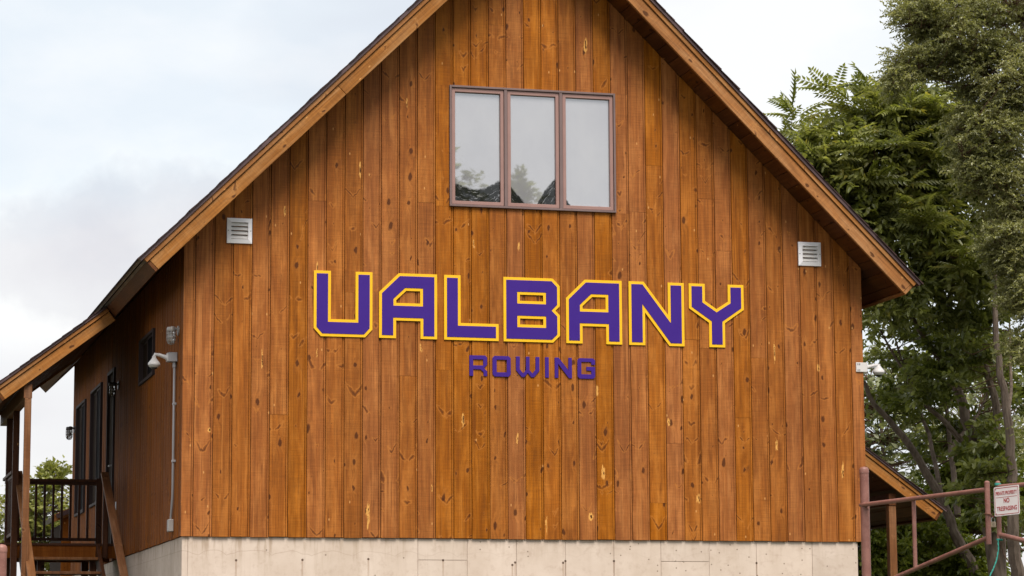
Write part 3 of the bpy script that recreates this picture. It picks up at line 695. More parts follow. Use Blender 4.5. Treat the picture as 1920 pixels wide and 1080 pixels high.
while t > .1:
    b = MB(); e = random.uniform(-.012, .012); th = random.uniform(.010, .016); t0 = max(t-.3, 0.0)
    b.add([qp(t, .164, QY0-.046+e), qp(t, .164+th, QY0-.046+e), qp(t0, .165, QY0-.046+e), qp(t, .164, QY1+.04), qp(t, .164+th, QY1+.04), qp(t0, .165, QY1+.04)], [(0,2,1), (3,4,5), (0,1,4,3), (1,2,5,4), (0,3,5,2)])
    b.build('shingle_course', m_shingle, lr); t -= .142
QX = 9.87; qz = 5.555-(QX-7.62)*QS-.03
MB().box(QX-.05, QX+.05, QY0+.10, QY1-.1, qz-.20, qz-.045).build('lean_to_beam', m_soffit, house, bevel=.004)
for yy in (QY0+.16, 7.6, 9.9): plank('lean_to_post', m_post, house, (QX-.05, yy-.05, GZ-.05), (0,0,1), (1,0,0), qz-.202-GZ+.05, .10, .10, .004)
# inner wall under the lean-to, dark boards
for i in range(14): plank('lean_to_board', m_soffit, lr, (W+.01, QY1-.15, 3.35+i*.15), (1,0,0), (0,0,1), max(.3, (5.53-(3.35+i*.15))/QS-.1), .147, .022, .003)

# ------------------------------------------------------------------ letters
def offset(poly, d):
    """inset a closed polygon by d (positive = smaller)"""
    n = len(poly); A = sum(poly[i][0]*poly[(i+1) % n][1]-poly[(i+1) % n][0]*poly[i][1] for i in range(n))
    sg = 1 if A > 0 else -1; lines = []
    for i in range(n):
        p, q = Vector(poly[i]), Vector(poly[(i+1) % n]); e = (q-p).normalized(); nrm = Vector((-e.y, e.x))*sg*d
        lines.append((p+nrm, e))
    res = []
    for i in range(n):
        (p, e), (q, f_) = lines[i-1], lines[i]; cr = e.x*f_.y-e.y*f_.x
        tt = ((q.x-p.x)*f_.y-(q.y-p.y)*f_.x)/cr; r_ = p+e*tt; res.append((r_.x, r_.y))
    return res
ZT, ZM = 5.678, 5.006
def shp_A(x): return ([(x+.204,ZT),(x+.608,ZT),(x+.608,ZM),(x+.434,ZM),(x+.434,5.189),(x+.176,5.189),(x+.176,ZM),(x,ZM),(x,5.479)],
                      [[(x+.272,5.527),(x+.459,5.527),(x+.459,5.341),(x+.149,5.341),(x+.149,5.411)]])
BIG = [('U', ([(1.322,ZT),(1.498,ZT),(1.498,5.183),(1.754,5.183),(1.754,ZT),(1.930,ZT),(1.930,5.088),(1.855,ZM),(1.397,ZM),(1.322,5.088)], []), 'purple capital U with yellow outline, first of the big letters on the gable wall'),
 ('A', shp_A(2.0), 'purple capital A with yellow outline between the big U and L'),
 ('L', ([(2.683,ZT),(2.857,ZT),(2.857,5.183),(3.261,5.183),(3.261,ZM),(2.683,ZM)], []), 'purple capital L with yellow outline on the board wall'),
 ('B', ([(3.314,ZT),(3.844,ZT),(3.920,5.600),(3.920,5.390),(3.871,5.341),(3.920,5.292),(3.920,5.080),(3.845,ZM),(3.314,ZM)],
        [[(3.461,5.527),(3.770,5.527),(3.770,5.404),(3.461,5.404)], [(3.461,5.278),(3.770,5.278),(3.770,5.157),(3.461,5.157)]]), 'purple capital B with yellow outline and two openings on the board wall'),
 ('A', shp_A(3.988), 'purple capital A with yellow outline between the big B and N'),
 ('N', ([(4.672,ZT),(4.838,ZT),(5.104,5.332),(5.104,ZT),(5.282,ZT),(5.282,ZM),(5.115,ZM),(4.850,5.354),(4.850,ZM),(4.672,ZM)], []), 'large purple capital N with yellow outline beside the big Y'),
 ('Y', ([(5.337,ZT),(5.515,ZT),(5.515,5.495),(5.643,5.412),(5.772,5.495),(5.772,ZT),(5.949,ZT),(5.949,5.413),(5.735,5.265),(5.735,ZM),(5.558,ZM),(5.558,5.265),(5.337,5.413)], []), 'purple capital Y with yellow outline, last of the big letters')]
fy = lambda p, d: (p[0], d, p[1])
for ch, (outer, holes), lab in BIG:
    cx = sum(p[0] for p in outer)/len(outer)
    L = thing('sign_letter', (cx, -.03, min(p[1] for p in outer)), lab, 'letter', 'yellow outlined letters on the gable')
    MB().flat(outer, [offset(h, .029) for h in holes], -.0135, -.004, fy).build('backing', m_yellow, L)
    inner = offset(outer, .029)
    MB().flat(inner, holes, -.0175, -.0138, fy).build('face', m_purple, L, bevel=.0015)
    sc = MB()
    st = MB()
    for px_, pz_ in offset(outer, .045):
        if min(abs(pz_-ZT), abs(pz_-ZM)) > .13: continue
        MB().tube([(px_, -.017, pz_), (px_, -.0195, pz_)], .005, 8).build('screw', m_screw, L)
        MB().tube([(px_, -.005, pz_), (px_, .002, pz_)], .008, 8).build('standoff', m_screw, L)
zt, zm = 4.852, 4.639
SMALL = [('R', [(2.950,zt),(3.119,zt),(3.137,4.833),(3.137,4.757),(3.104,4.722),(3.137,4.690),(3.137,zm),(3.100,zm),(3.100,4.680),(3.066,4.708),(2.989,4.708),(2.989,zm),(2.950,zm)], [[(2.989,4.811),(3.096,4.811),(3.096,4.748),(2.989,4.748)]]),
 ('O', [(3.216,zt),(3.365,zt),(3.388,4.831),(3.388,4.662),(3.365,zm),(3.216,zm),(3.195,4.661),(3.195,4.831)], [[(3.238,4.813),(3.347,4.813),(3.347,4.683),(3.238,4.683)]]),
 ('W', [(3.445,zt),(3.486,zt),(3.486,4.720),(3.522,4.678),(3.552,4.713),(3.552,zt),(3.590,zt),(3.590,4.713),(3.622,4.678),(3.655,4.720),(3.655,zt),(3.696,zt),(3.696,4.708),(3.636,zm),(3.608,zm),(3.571,4.684),(3.533,zm),(3.505,zm),(3.445,4.708)], []),
 ('I', [(3.757,zt),(3.797,zt),(3.797,zm),(3.757,zm)], []),
 ('N', [(3.861,zt),(3.903,zt),(4.009,4.722),(4.009,zt),(4.046,zt),(4.046,zm),(4.014,zm),(3.898,4.786),(3.898,zm),(3.861,zm)], []),
 ('G', [(4.128,zt),(4.275,zt),(4.297,4.832),(4.297,4.785),(4.257,4.785),(4.257,4.813),(4.148,4.813),(4.148,4.684),(4.257,4.684),(4.257,4.723),(4.203,4.723),(4.203,4.763),(4.297,4.763),(4.297,4.660),(4.277,zm),(4.128,zm),(4.107,4.661),(4.107,4.831)], [])]
for ch, outer, holes in SMALL:
    L = MB().flat(outer, holes, -.0125, -.0035, fy).build('sign_letter', m_purple, None, bevel=.0012)
    tag(L, {'N': 'small plain purple letter N between the I and G', 'O': 'small plain purple letter O, a square ring shape'}.get(ch, 'small plain purple letter %s without outline on the board wall' % ch), 'letter', 'small purple letters under the big ones')
    xs_ = [p[0] for p in outer]
    # pins that carry the letter off the wall
    for zz_ in (zt-.02, zm+.02): MB().tube([(outer[0][0]+.018+(.02 if ch in 'OG' else 0), -.005, zz_), (outer[0][0]+.018+(.02 if ch in 'OG' else 0), .001, zz_)], .005, 6).build('pin', m_screw, L)

# ------------------------------------------------------------------ louvred wall vents
def vent(cx, cz, label):
    v = thing('wall_vent', (cx, 0, cz-.128), label, 'vent', 'louvred vents on the gable wall')
    h = .128; q = .042; outer = [(cx-h,cz-h),(cx+h,cz-h),(cx+h,cz+h),(cx-h,cz+h)]
    for i in range(4):
        a, b_ = outer[i], outer[(i+1) % 4]; ia, ib = [(cx+(p[0]-cx)*(h-q)/h, cz+(p[1]-cz)*(h-q)/h) for p in (a, b_)]
        e = MB(); pts = [a, b_, ib, ia]
        e.add([(p[0], -.016, p[1]) for p in pts[:2]]+[(p[0], -.028, p[1]) for p in pts[2:]]+[(p[0], .002, p[1]) for p in pts], [(0,1,2,3),(7,6,5,4),(0,4,5,1),(1,5,6,2),(2,6,7,3),(3,7,4,0)])
        e.build('frame', m_vent, v)
    MB().box(cx-h+q, cx+h-q, .004, .010, cz-h+q, cz+h-q).build('backing', m_black, v)
    for i in range(4):
        z = cz-h+q+.0215+i*.043
        s_ = MB(); s_.add([(cx-h+q, -.024, z-.016),(cx+h-q, -.024, z-.016),(cx+h-q, -.002, z+.020),(cx-h+q, -.002, z+.020),(cx-h+q, -.021, z-.018),(cx+h-q, -.021, z-.018),(cx+h-q, .001, z+.018),(cx-h+q, .001, z+.018)], [(0,1,2,3),(7,6,5,4),(0,4,5,1),(1,5,6,2),(2,6,7,3),(3,7,4,0)])
        s_.build('louver', m_ventd, v)
    for sx in (-1, 1): MB().tube([(cx+sx*(h-.014), -.016, cz), (cx+sx*(h-.014), -.0225, cz)], .005, 8).build('screw', m_screw, v)
vent(.556, 6.055, 'square white louvred vent on the boards near the porch side eave')
vent(6.708, 6.040, 'square white louvred vent on the boards near the lean-to side eave')

# ------------------------------------------------------------------ dome cameras
def dome(root, c, r):
    MB().lathe([(.014, r*1.05),(.020, r*1.0),(.021, r*.75),(r*.50, r*.50),(r*.80, r*.12),(r*.98, -r*.12),(r, -r*.22),(r, -r*.42),(r*.95, -r*.47)], c, 24).build('housing', m_white, root, smooth=True)
    MB().lathe([(r*.93, -r*.472),(r*.86, -r*.62),(r*.62, -r*.82),(r*.30, -r*.93),(.003, -r*.96)], c, 24).build('trim_ring', m_white, root, smooth=True)
    MB().lathe([(r*.60, -r*.80),(r*.52, -r*.96),(r*.34, -r*1.10),(.003, -r*1.17)], c, 20).build('dome', m_smoke, root, smooth=True)
sc1 = thing('security_camera', (-.05, .42, 4.75), 'white dome security camera on an arm above the grey conduit', 'camera', 'dome cameras on the building corners')
MB().box(-.092, -.001, .37, .47, 4.752, 4.85).build('junction_box', m_grey, sc1, bevel=.006)
MB().box(-.104, -.0925, .375, .465, 4.757, 4.845).build('box_cover', m_white, sc1, bevel=.004)
MB().tube([(-.10, .42, 4.80), (-.125, .42, 4.805), (-.18, .42, 4.823), (-.222, .42, 4.827), (-.232, .42, 4.80)], [.034, .021, .018, .018, .017], 12).build('arm', m_white, sc1, smooth=True)
dome(sc1, (-.232, .42, 4.745), .062)
cd = thing('conduit', (-.03, .42, 3.06), 'thin grey conduit running down the side wall to a small outlet box', 'conduit')
MB().tube([(-.025, .42, 4.752), (-.025, .42, 4.4), (-.025, .43, 3.4), (-.025, .55, 3.165)], .0125, 10).build('pipe', m_grey, cd, smooth=True)
MB().tube([(-.025, .42, 4.75), (-.025, .42, 4.70)], .020, 10).build('connector', m_grey, cd, smooth=True)
for z in (4.33, 3.75): MB().box(-.040, -.0005, .405, .450, z-.012, z+.012).build('clamp', m_grey, cd, bevel=.003)
MB().box(-.055, -.0005, .50, .61, 3.045, 3.17).build('outlet_box', m_lampg, cd, bevel=.006)
MB().box(-.0075, -.0005, 5.43, 5.53, 3.56, 3.66).build('door_plate', m_grey, house, bevel=.002)

sc2 = thing('security_camera', (7.28, -.01, 4.78), 'white dome security camera on the corner beside the leafy trees', 'camera', 'dome cameras on the building corners')
MB().box(7.212, 7.338, -.014, -.001, 4.784, 4.886).build('corner_plate', m_white, sc2, bevel=.003)
for px_ in (7.232, 7.252):
    for pz_ in (4.802, 4.866): MB().box(px_-.004, px_+.004, -.0155, -.0135, pz_-.010, pz_+.010).build('slot', m_screw, sc2)
MB().box(7.301, 7.345, -.013, .11, 4.790, 4.882).build('corner_block', m_white, sc2, bevel=.008)
MB().tube([(7.34, .045, 4.842), (7.37, .045, 4.846), (7.43, .045, 4.862), (7.475, .045, 4.870), (7.492, .045, 4.85)], [.030, .021, .017, .017, .016], 12).build('arm', m_white, sc2, smooth=True)
dome(sc2, (7.492, .045, 4.815), .064)

# ------------------------------------------------------------------ caged jar lamps
def jar_lamp(y, z, label, metal):
    x = -.078; r = thing('jar_lamp', (x, y, z-.09), label, 'lamp', 'caged wall lamps on the side wall')
    MB().tube([(-.001, y, z+.055), (-.014, y, z+.055)], .050, 16).build('wall_plate', metal, r, smooth=True)
    MB().tube([(-.012, y, z+.065), (-.05, y, z+.085), (x, y, z+.088)], .013, 10).build('arm', metal, r, smooth=True)
    MB().lathe([(.018, .092), (.040, .088), (.046, .070), (.046, .050), (.043, .046)], (x, y, z), 20).build('cap', metal, r, smooth=True)
    MB().lathe([(.034, .046), (.036, .0), (.034, -.045), (.024, -.068), (.004, -.076)], (x, y, z), 20).build('glass_jar', m_glass_clear, r, smooth=True)
    MB().lathe([(.010, .046), (.012, .02), (.020, -.005), (.018, -.03), (.003, -.040)], (x, y, z), 12).build('bulb', m_white, r, smooth=True)
    for i in range(8):
        a = math.pi*2*i/8; c_, s_ = math.cos(a), math.sin(a)
        MB().tube([(x+c_*rr, y+s_*rr, z+zz) for rr, zz in ((.044, .05), (.045, 0), (.043, -.045), (.030, -.078), (.006, -.088))], .0034, 5).build('cage_bar', metal, r)
    for zz, rr in ((.02, .0455), (-.018, .0455), (-.05, .042)):
        MB().tube([(x+math.cos(a*math.pi/10)*rr, y+math.sin(a*math.pi/10)*rr, z+zz) for a in range(21)], .0036, 5, False).build('cage_ring', metal, r)
m_lampd = plain('dark_lamp_metal', (0.07, 0.055, 0.05), 0.45, 0.4, 0.3)
jar_lamp(.31, 5.006, 'grey caged jar lamp above the dome camera on the side wall', m_lampg)
jar_lamp(5.39, 4.985, 'dark caged jar lamp beside the dark side doorway', m_lampd)
jar_lamp(10.44, 4.91, 'dark caged jar lamp at the far end of the side wall', m_lampd)

# ------------------------------------------------------------------ gate
def capped_post(root, x, y, ztop, r, z0=GZ-.05):
    MB().tube([(x, y, z0), (x, y, ztop-.06)], r, 20).build('post', m_pipe, root, smooth=True)
    MB().lathe([(r*1.06, 0), (r*1.06, .035), (r*.98, .048), (r*.70, .062), (.004, .068)], (x, y, ztop-.068), 20).build('cap', m_pipe, root, smooth=True)
DIR = Vector((.178, -.984, 0))
H = Vector((6.862, -1.0, 0))
gp = thing('gate_post', (H.x, H.y, GZ), 'thick reddish brown steel pipe post with domed cap at the wall corner', 'post', 'round pipe posts')
capped_post(gp, H.x, H.y, 3.69, .047)
gate = thing('pipe_gate', (H.x, H.y, GZ), 'tapered reddish brown pipe gate leaf hinged on the thick post', 'gate', 'pipe gate leaves')
E1 = H+DIR*2.13
V3 = lambda p, z: Vector((p.x, p.y, z))
MB().tube([V3(H-DIR*.085+Vector((-.02, -.055, 0)), 3.298), V3(E1, 3.318)], .0225, 14).build('top_rail', m_pipe, gate, smooth=True)
MB().tube([V3(E1, 2.80), V3(E1, 3.378)], .026, 14).build('end_upright', m_pipe, gate, smooth=True)
MB().lathe([(.027, 0), (.026, .014), (.015, .024), (.003, .027)], (E1.x, E1.y, 3.376), 14).build('end_cap', m_pipe, gate, smooth=True)
MU = H+DIR*.885
MB().tube([V3(MU, 2.60), V3(MU, 3.302)], .021, 14).build('middle_upright', m_pipe, gate, smooth=True)
MB().tube([V3(E1, 2.865), V3(MU, 2.615), V3(H+DIR*.05, 2.445)], .0225, 14).build('brace', m_pipe, gate, smooth=True)
for z in (3.27, 2.445): MB().tube([V3(H, z), V3(H+DIR*.06, z)], .018, 8).build('hinge', m_pipe, gate)
gate2 = thing('pipe_gate', (7.232, -3.35, GZ), 'reddish brown pipe gate leaf that carries the no trespassing sign', 'gate', 'pipe gate leaves')
G2 = Vector((7.232, -3.35, 0)); D2 = Vector((.20, -.98, 0)).normalized(); H2 = G2+D2*2.15
MB().tube([V3(G2, 2.835), V3(G2, 3.362)], .023, 14).build('end_upright', m_pipe, gate2, smooth=True)
MB().lathe([(.024, 0), (.023, .012), (.012, .022), (.003, .024)], (G2.x, G2.y, 3.360), 14).build('end_cap', m_pipe, gate2, smooth=True)
MB().tube([V3(G2, 3.325), V3(H2, 3.30)], .0225, 14).build('top_rail', m_pipe, gate2, smooth=True)
MB().tube([V3(G2, 2.880), V3(H2, 2.45)], .0225, 14).build('brace', m_pipe, gate2, smooth=True)
MB().tube([V3(G2+D2*1.2, 2.65), V3(G2+D2*1.2, 3.315)], .021, 14).build('middle_upright', m_pipe, gate2, smooth=True)
gp2 = thing('gate_post', (H2.x, H2.y, GZ), 'thick pipe post carrying the second gate leaf', 'post', 'round pipe posts'); capped_post(gp2, H2.x, H2.y, 3.62, .047)
bo = thing('bollard_post', (-1.975, -3.0, 1.6), 'short reddish brown pipe post in front of the porch stair', 'post', 'round pipe posts'); capped_post(bo, -1.968, -3.0, 2.735, .047, 1.6)

# chain, padlock, rope
def torus(b, c, ax, major, minor, n=12, m=6, stretch=1.0, sd=None):
    ax = Vector(ax).normalized(); u_ = ax.cross(Vector((0,0,1)) if abs(ax.z) < .9 else Vector((1,0,0))).normalized() if sd is None else Vector(sd); v_ = ax.cross(u_)
    pts = [Vector(c)+u_*math.cos(2*math.pi*i/n)*major*stretch+v_*math.sin(2*math.pi*i/n)*major for i in range(n+1)]
    b.tube(pts, minor, m, False)
m_chain = plain('rusty_chain', (0.16, 0.07, 0.045), 0.6, 0.3, 0.4)
m_brass = plain('dull_brass_lock', (0.42, 0.33, 0.23), 0.4, 0.5, 0.5)
ch = thing('chain', (E1.x, E1.y, 3.0), 'short rusty chain tying the two gate leaves together', 'chain')
pA, pB = V3(E1+DIR*.03, 3.085), V3(G2-D2*.02, 3.075); dch = (pB-pA).normalized(); sidev = Vector((-dch.y, dch.x, 0))
for i in range(9):
    c_ = pA.lerp(pB, (i+.5)/9)+Vector((-.012, -.012, -.03*math.sin(math.pi*(i+.5)/9)))
    b = MB(); torus(b, c_, sidev if i % 2 else (0,0,1), .010, .0035, 12, 6, 1.5, dch); b.build('chain_link', m_chain, ch, smooth=True)
for base, r_ in ((V3(E1, 3.085), .030), (V3(G2, 3.075), .027)):
    b = MB(); torus(b, base, (0.1,0,1), r_+.004, .005, 16, 6); b.build('chain_loop', m_chain, ch, smooth=True)
pl = V3((E1*.45+G2*.55), 2.985)+Vector((-.015, -.01, 0))
lk = thing('padlock', pl, 'dull brass padlock hanging from the gate chain', 'padlock')
MB().box(pl.x-.024, pl.x+.024, pl.y-.013, pl.y+.013, pl.z-.035, pl.z+.020).build('lock_body', m_brass, lk, bevel=.005)
MB().tube([pl+Vector((math.cos(a)*.017, 0, .020+max(0, math.sin(a))*.022+.018*(0 < a < math.pi))) for a in [math.pi*i/10 for i in range(11)]], .0045, 8).build('shackle', m_grey, lk, smooth=True)
m_rope = plain('teal_rope', (0.05, 0.30, 0.25), 0.8, 0.2, var=0.3, scale=40)
rp = thing('rope', (G2.x, G2.y, 2.2), 'thin teal rope tied to the sign upright and hanging down', 'rope')
pts = [V3(G2, 2.83)+Vector((-.03, -.03, 0)), V3(G2, 2.74)+Vector((-.028, -.03, 0)), V3(G2, 2.64)+Vector((-.05, -.03, 0)), V3(G2, 2.56)+Vector((-.085, -.03, 0)), V3(G2, 2.50)+Vector((-.12, -.03, 0)), V3(G2, 2.40)+Vector((-.14, -.03, 0)), V3(G2, 2.17)+Vector((-.15, -.03, 0))]
fine = []
for i in range(len(pts)-1):
    for j in range(6): fine.append(pts[i].lerp(pts[i+1], j/6))
for s_ in (0, math.pi):
    MB().tube([p+Vector((math.cos(i*1.1+s_)*.0035, math.sin(i*1.1+s_)*.0035, 0)) for i, p in enumerate(fine)], .0045, 6).build('strand', m_rope, rp, smooth=True)
for zz in (3.340, 3.352, 2.83):
    b = MB(); torus(b, V3(G2, zz), (.15, .1, 1), .027, .006, 16, 6); b.build('rope_turn', m_rope, rp, smooth=True)

# sign
m_signw = plain('enamel_white', (0.86, 0.80, 0.79), 0.4, 0.4, var=0.06)
m_red = plain('sign_red', (0.42, 0.012, 0.014), 0.45, 0.4, var=0.15, scale=20)
SA = Vector((7.205, -3.375, 3.045)); SX = Vector((.218, -.976, 0.012)).normalized(); SZ = Vector((0,0,1)); SZ = (SZ-SX*SZ.dot(SX)).normalized(); SN = SX.cross(SZ)
if SN.dot(Vector((-1,-1,0))) < 0: SN = -SN
SA = SA+SN*.028; SW, SH = .372, .272
sg = thing('no_trespassing_sign', SA, 'white metal sign with red lettering reading private property no trespassing', 'sign')
def sfn(p, d): return SA+SX*p[0]+SZ*p[1]+SN*d
def rrect(a, b_, c_, d_, r_): return [(x+r_*math.cos(t), z+r_*math.sin(t)) for x, z, s0 in ((b_-r_, c_+r_, -90), (b_-r_, d_-r_, 0), (a+r_, d_-r_, 90), (a+r_, c_+r_, 180)) for t in [math.radians(s0+k_*22.5) for k_ in range(5)]]
MB().flat(rrect(0, SW, 0, SH, .014), [], 0, .0025, sfn).build('panel', m_signw, sg)
MB().flat(rrect(.010, SW-.010, .010, SH-.010, .011), [rrect(.0155, SW-.0155, .0155, SH-.0155, .009)], .0027, .0035, sfn).build('border', m_red, sg)
def text(body, cx, cz, h, width):
    cu = bpy.data.curves.new('text', 'FONT'); cu.body = body; cu.size = h*1.38; cu.align_x = 'CENTER'; cu.offset = .0016 if body == 'NO' else .0009; cu.extrude = .0004
    ob = bpy.data.objects.new('tmp', cu); C.objects.link(ob); dg = bpy.context.evaluated_depsgraph_get()
    me = bpy.data.meshes.new_from_object(ob.evaluated_get(dg)); bpy.data.objects.remove(ob)
    xs_ = [v.co.x for v in me.vertices]; zs_ = [v.co.y for v in me.vertices]; w_ = max(xs_)-min(xs_); x_ = (max(xs_)+min(xs_))/2; zl = min(zs_); hh = max(zs_)-zl
    for v in me.vertices:
        p = sfn((cx+(v.co.x-x_)*width/w_, cz+(v.co.y-zl)*h/hh), .0035+v.co.z); v.co = p-sfn((cx, cz), .003)
    me.materials.clear(); me.materials.append(m_red); o = bpy.data.objects.new('lettering', me); link(o, Matrix.Translation(sfn((cx, cz), .003)), sg)
text('PRIVATE PROPERTY', SW/2, .192, .036, .315); text('NO', SW/2, .117, .046, .085); text('TRESPASSING', SW/2, .045, .042, .300)
for z in (.170, .098): MB().flat([(.03, z), (SW-.03, z), (SW-.03, z+.004), (.03, z+.004)], [], .0027, .0035, sfn).build('rule', m_red, sg) if z == .170 else None
for px_, pz_ in ((.03, .25), (.03, .022)): MB().tube([sfn((px_, pz_), .002), sfn((px_, pz_), .006)], .006, 8).build('bolt', m_grey, sg)

# ------------------------------------------------------------------ low shed behind the building
sh = thing('storage_shed', (.9, 13.2, GZ), 'low board clad shed with a sloping top behind the porch', 'shed')
sy = 12.4
MB().box(.06, 2.4, sy+.03, sy+2, GZ-.05, 3.80).build('wall', m_back, sh)
xx = .03
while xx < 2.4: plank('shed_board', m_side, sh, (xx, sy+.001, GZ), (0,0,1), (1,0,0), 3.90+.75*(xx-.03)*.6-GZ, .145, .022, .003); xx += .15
MB().bar((-.05, sy+.9, 3.88), (2.45, sy+.9, 5.0), 2.0, .06).build('roof', m_drip, sh); plank('shed_rake', m_rake, sh, (-.08, sy-.045, 3.80), (1,0,.45), (0,0,1), 2.6, .10, .03, .003)

# ------------------------------------------------------------------ foliage
def pinnate(pairs, length, lw, ll, droop, ang=62, fold=0.25, term=True, hang=.7):
    """compound leaf along +x, up +z; every leaflet a pointed four-corner blade"""
    V, Fc = [], []
    def rach(s): return np.array([s*length, 0, -droop*length*s*s])
    def blade(base, d, l, wd):
        d = d/np.linalg.norm(d); side = np.cross(d, [0,0,1]); side /= np.linalg.norm(side)
        b0 = len(V); V.extend([base, base+d*l*.42+side*wd/2+np.array([0,0,fold*wd]), base+d*l-np.array([0,0,.12*l]), base+d*l*.42-side*wd/2+np.array([0,0,fold*wd])])
        Fc.extend([(b0, b0+1, b0+2), (b0, b0+2, b0+3)])
    for i in range(pairs):
        s = .14+.82*i/max(pairs-1, 1); k_ = 1-.45*abs(s-.45)
        for sg_ in (1, -1):
            a = math.radians(ang-14*s); blade(rach(s), np.array([math.cos(a), sg_*math.sin(a), -hang*(.7+.3*s)]), ll*k_, lw*k_)
    if term: blade(rach(.98), np.array([1, 0, -.5*droop-.1]), ll*.8, lw*.8)
    b0 = len(V); V.extend([rach(0)+np.array([0,.004,0]), rach(0)-np.array([0,.004,0]), rach(.55)+np.array([0,.003,0]), rach(1.0)]); Fc.extend([(b0, b0+1, b0+2), (b0+1, b0+3, b0+2)])
    return np.array(V, float), np.array(Fc, int)
def spray(n, length, l, wd, droop, wild):
    """short drooping twig of loosely turned leaflets"""
    V, Fc = [], []; rg = np.random.default_rng(5)
    for i in range(n):
        s_ = .1+.9*(i//2+.5*rg.random())/(n/2); base = np.array([s_*length, 0, -droop*length*s_*s_]); sg_ = 1 if i % 2 else -1
        d = np.array([.55, sg_*.8, -.35])+rg.normal(0, wild, 3); d /= np.linalg.norm(d)
        nn_ = np.array([0, 0, 1.0])+rg.normal(0, wild*1.2, 3); side = np.cross(nn_, d); side /= np.linalg.norm(side); up_ = np.cross(d, side)
        L_ = l*rg.uniform(.75, 1.15); W_ = wd*rg.uniform(.85, 1.15); b0 = len(V)
        V.extend([base, base+d*L_*.3+side*W_*.46+up_*.1*W_, base+d*L_*.7+side*W_*.40, base+d*L_-up_*.12*L_, base+d*L_*.7-side*W_*.40, base+d*L_*.3-side*W_*.46+up_*.1*W_])
        Fc.extend([(b0, b0+1, b0+2), (b0, b0+2, b0+3), (b0, b0+3, b0+4), (b0, b0+4, b0+5)])
    return np.array(V, float), np.array(Fc, int)
def simple(l, wd):
    V = np.array([(0,0,0),(.4*l,wd/2,.1*wd),(l,0,-.15*l),(.4*l,-wd/2,.1*wd)], float); return V, np.array([(0,1,2),(0,2,3)])
TILT = [.55]
def scatter(name, mat, tmpl, P, D, scale, parent, origin, roll=None):
    V, Fc = tmpl; n = len(P); D = D/np.linalg.norm(D, axis=1, keepdims=True)
    U = np.tile([0,0,1.0], (n,1))+RNG.normal(0, TILT[0], (n,3)); X = D; Y = np.cross(U, X); Y /= np.linalg.norm(Y, axis=1, keepdims=True)+1e-9; Z = np.cross(X, Y)
    A = (P[:,None,:]+scale[:,None,None]*(V[None,:,0:1]*X[:,None,:]+V[None,:,1:2]*Y[:,None,:]+V[None,:,2:3]*Z[:,None,:])).reshape(-1,3)-np.array(origin)
    F = (Fc[None]+(np.arange(n)*len(V))[:,None,None]).reshape(-1,3)
    me = bpy.data.meshes.new(name); me.vertices.add(len(A)); me.vertices.foreach_set('co', A.astype(np.float32).ravel())
    me.loops.add(F.size); me.loops.foreach_set('vertex_index', F.astype(np.int32).ravel()); me.polygons.add(len(F))
    me.polygons.foreach_set('loop_start', np.arange(0, F.size, 3, dtype=np.int32)); me.polygons.foreach_set('loop_total', np.full(len(F), 3, np.int32))
    me.update(calc_edges=True); me.materials.append(mat); o = bpy.data.objects.new(name, me); link(o, Matrix.Translation(origin), parent); return o
def jitter(path, amt, sub=4):
    """subdivide and roughen a limb path"""
    pts = [Vector(p) for p in path]; o = []
    for i in range(len(pts)-1):
        for j in range(sub):
            p = pts[i].lerp(pts[i+1], j/sub)
            o.append(p+Vector([random.uniform(-amt, amt)]*1+[random.uniform(-amt, amt), random.uniform(-amt, amt)*.5]) if (i or j) else p)
    return o+[pts[-1]]
def tree(name, label, limbs, tufts, tmpl, leafmat, per, sc=(.75, 1.15), spread=1.0, up_bias=.25, group='trees beside the building', barkm=None, twig=True, tuft_r=.18, nearest=True):
    """limbs: [(path, r0, r1)]; tufts: points where twigs end; each carries 'per' leaves fanned round it"""
    base = Vector(limbs[0][0][0]); r = thing(name, (base.x, base.y, base.z), label, 'tree' if 'bush' not in name and 'shrub' not in name else 'shrub', group)
    b = MB(); allp = []
    for path, r0, r1 in limbs:
        j = jitter(path, r0*.2); n = len(j); b.tube(j, [r0+(r1-r0)*i/(n-1) for i in range(n)], 9); allp += j[n//4:]
    ap = np.array([tuple(p) for p in allp]); tw = MB(); P, D, Sc = [], [], []
    for tp in tufts:
        tp = np.array(tp); dd = np.linalg.norm((ap-tp)*np.array([1,1,1.0])+np.array([0,0,0]), axis=1)+np.maximum(0, ap[:,2]-tp[2])*1.5
        q = ap[int(np.argmin(dd))]; v = tp-q; L_ = np.linalg.norm(v)+1e-6
        if twig:
            mid = (q+tp)/2+np.array([0,0,-.10*L_])+RNG.normal(0, .11*L_, 3); m2 = (mid+tp)/2+np.array([0,0,-.03*L_])+RNG.normal(0, .03*L_, 3)
            rr = min(.005+.007*L_, .022); tw.tube([q, mid, m2, tp], [rr, rr*.7, rr*.5, rr*.3], 5, False)
        ax = v/L_; ph = RNG.uniform(0, 6.28)
        for i in range(per):
            a = ph+i*2.399; h = RNG.uniform(-.2, .75)*spread
            d = np.array([math.cos(a), math.sin(a), 0])*1.0+np.array([0,0,1])*(h*.8+up_bias)+ax*.35
            P.append(tp-ax*RNG.uniform(0, tuft_r)+RNG.normal(0, tuft_r*.18, 3)); D.append(d); Sc.append(RNG.uniform(*sc))
    b.build('trunk', barkm or m_bark, r, smooth=True)
    if tw.v: tw.build('twigs', m_twig, r, smooth=True)['kind'] = 'stuff'
    scatter('crown', leafmat, tmpl, np.array(P), np.array(D), np.array(Sc), r, tuple(base)); return r
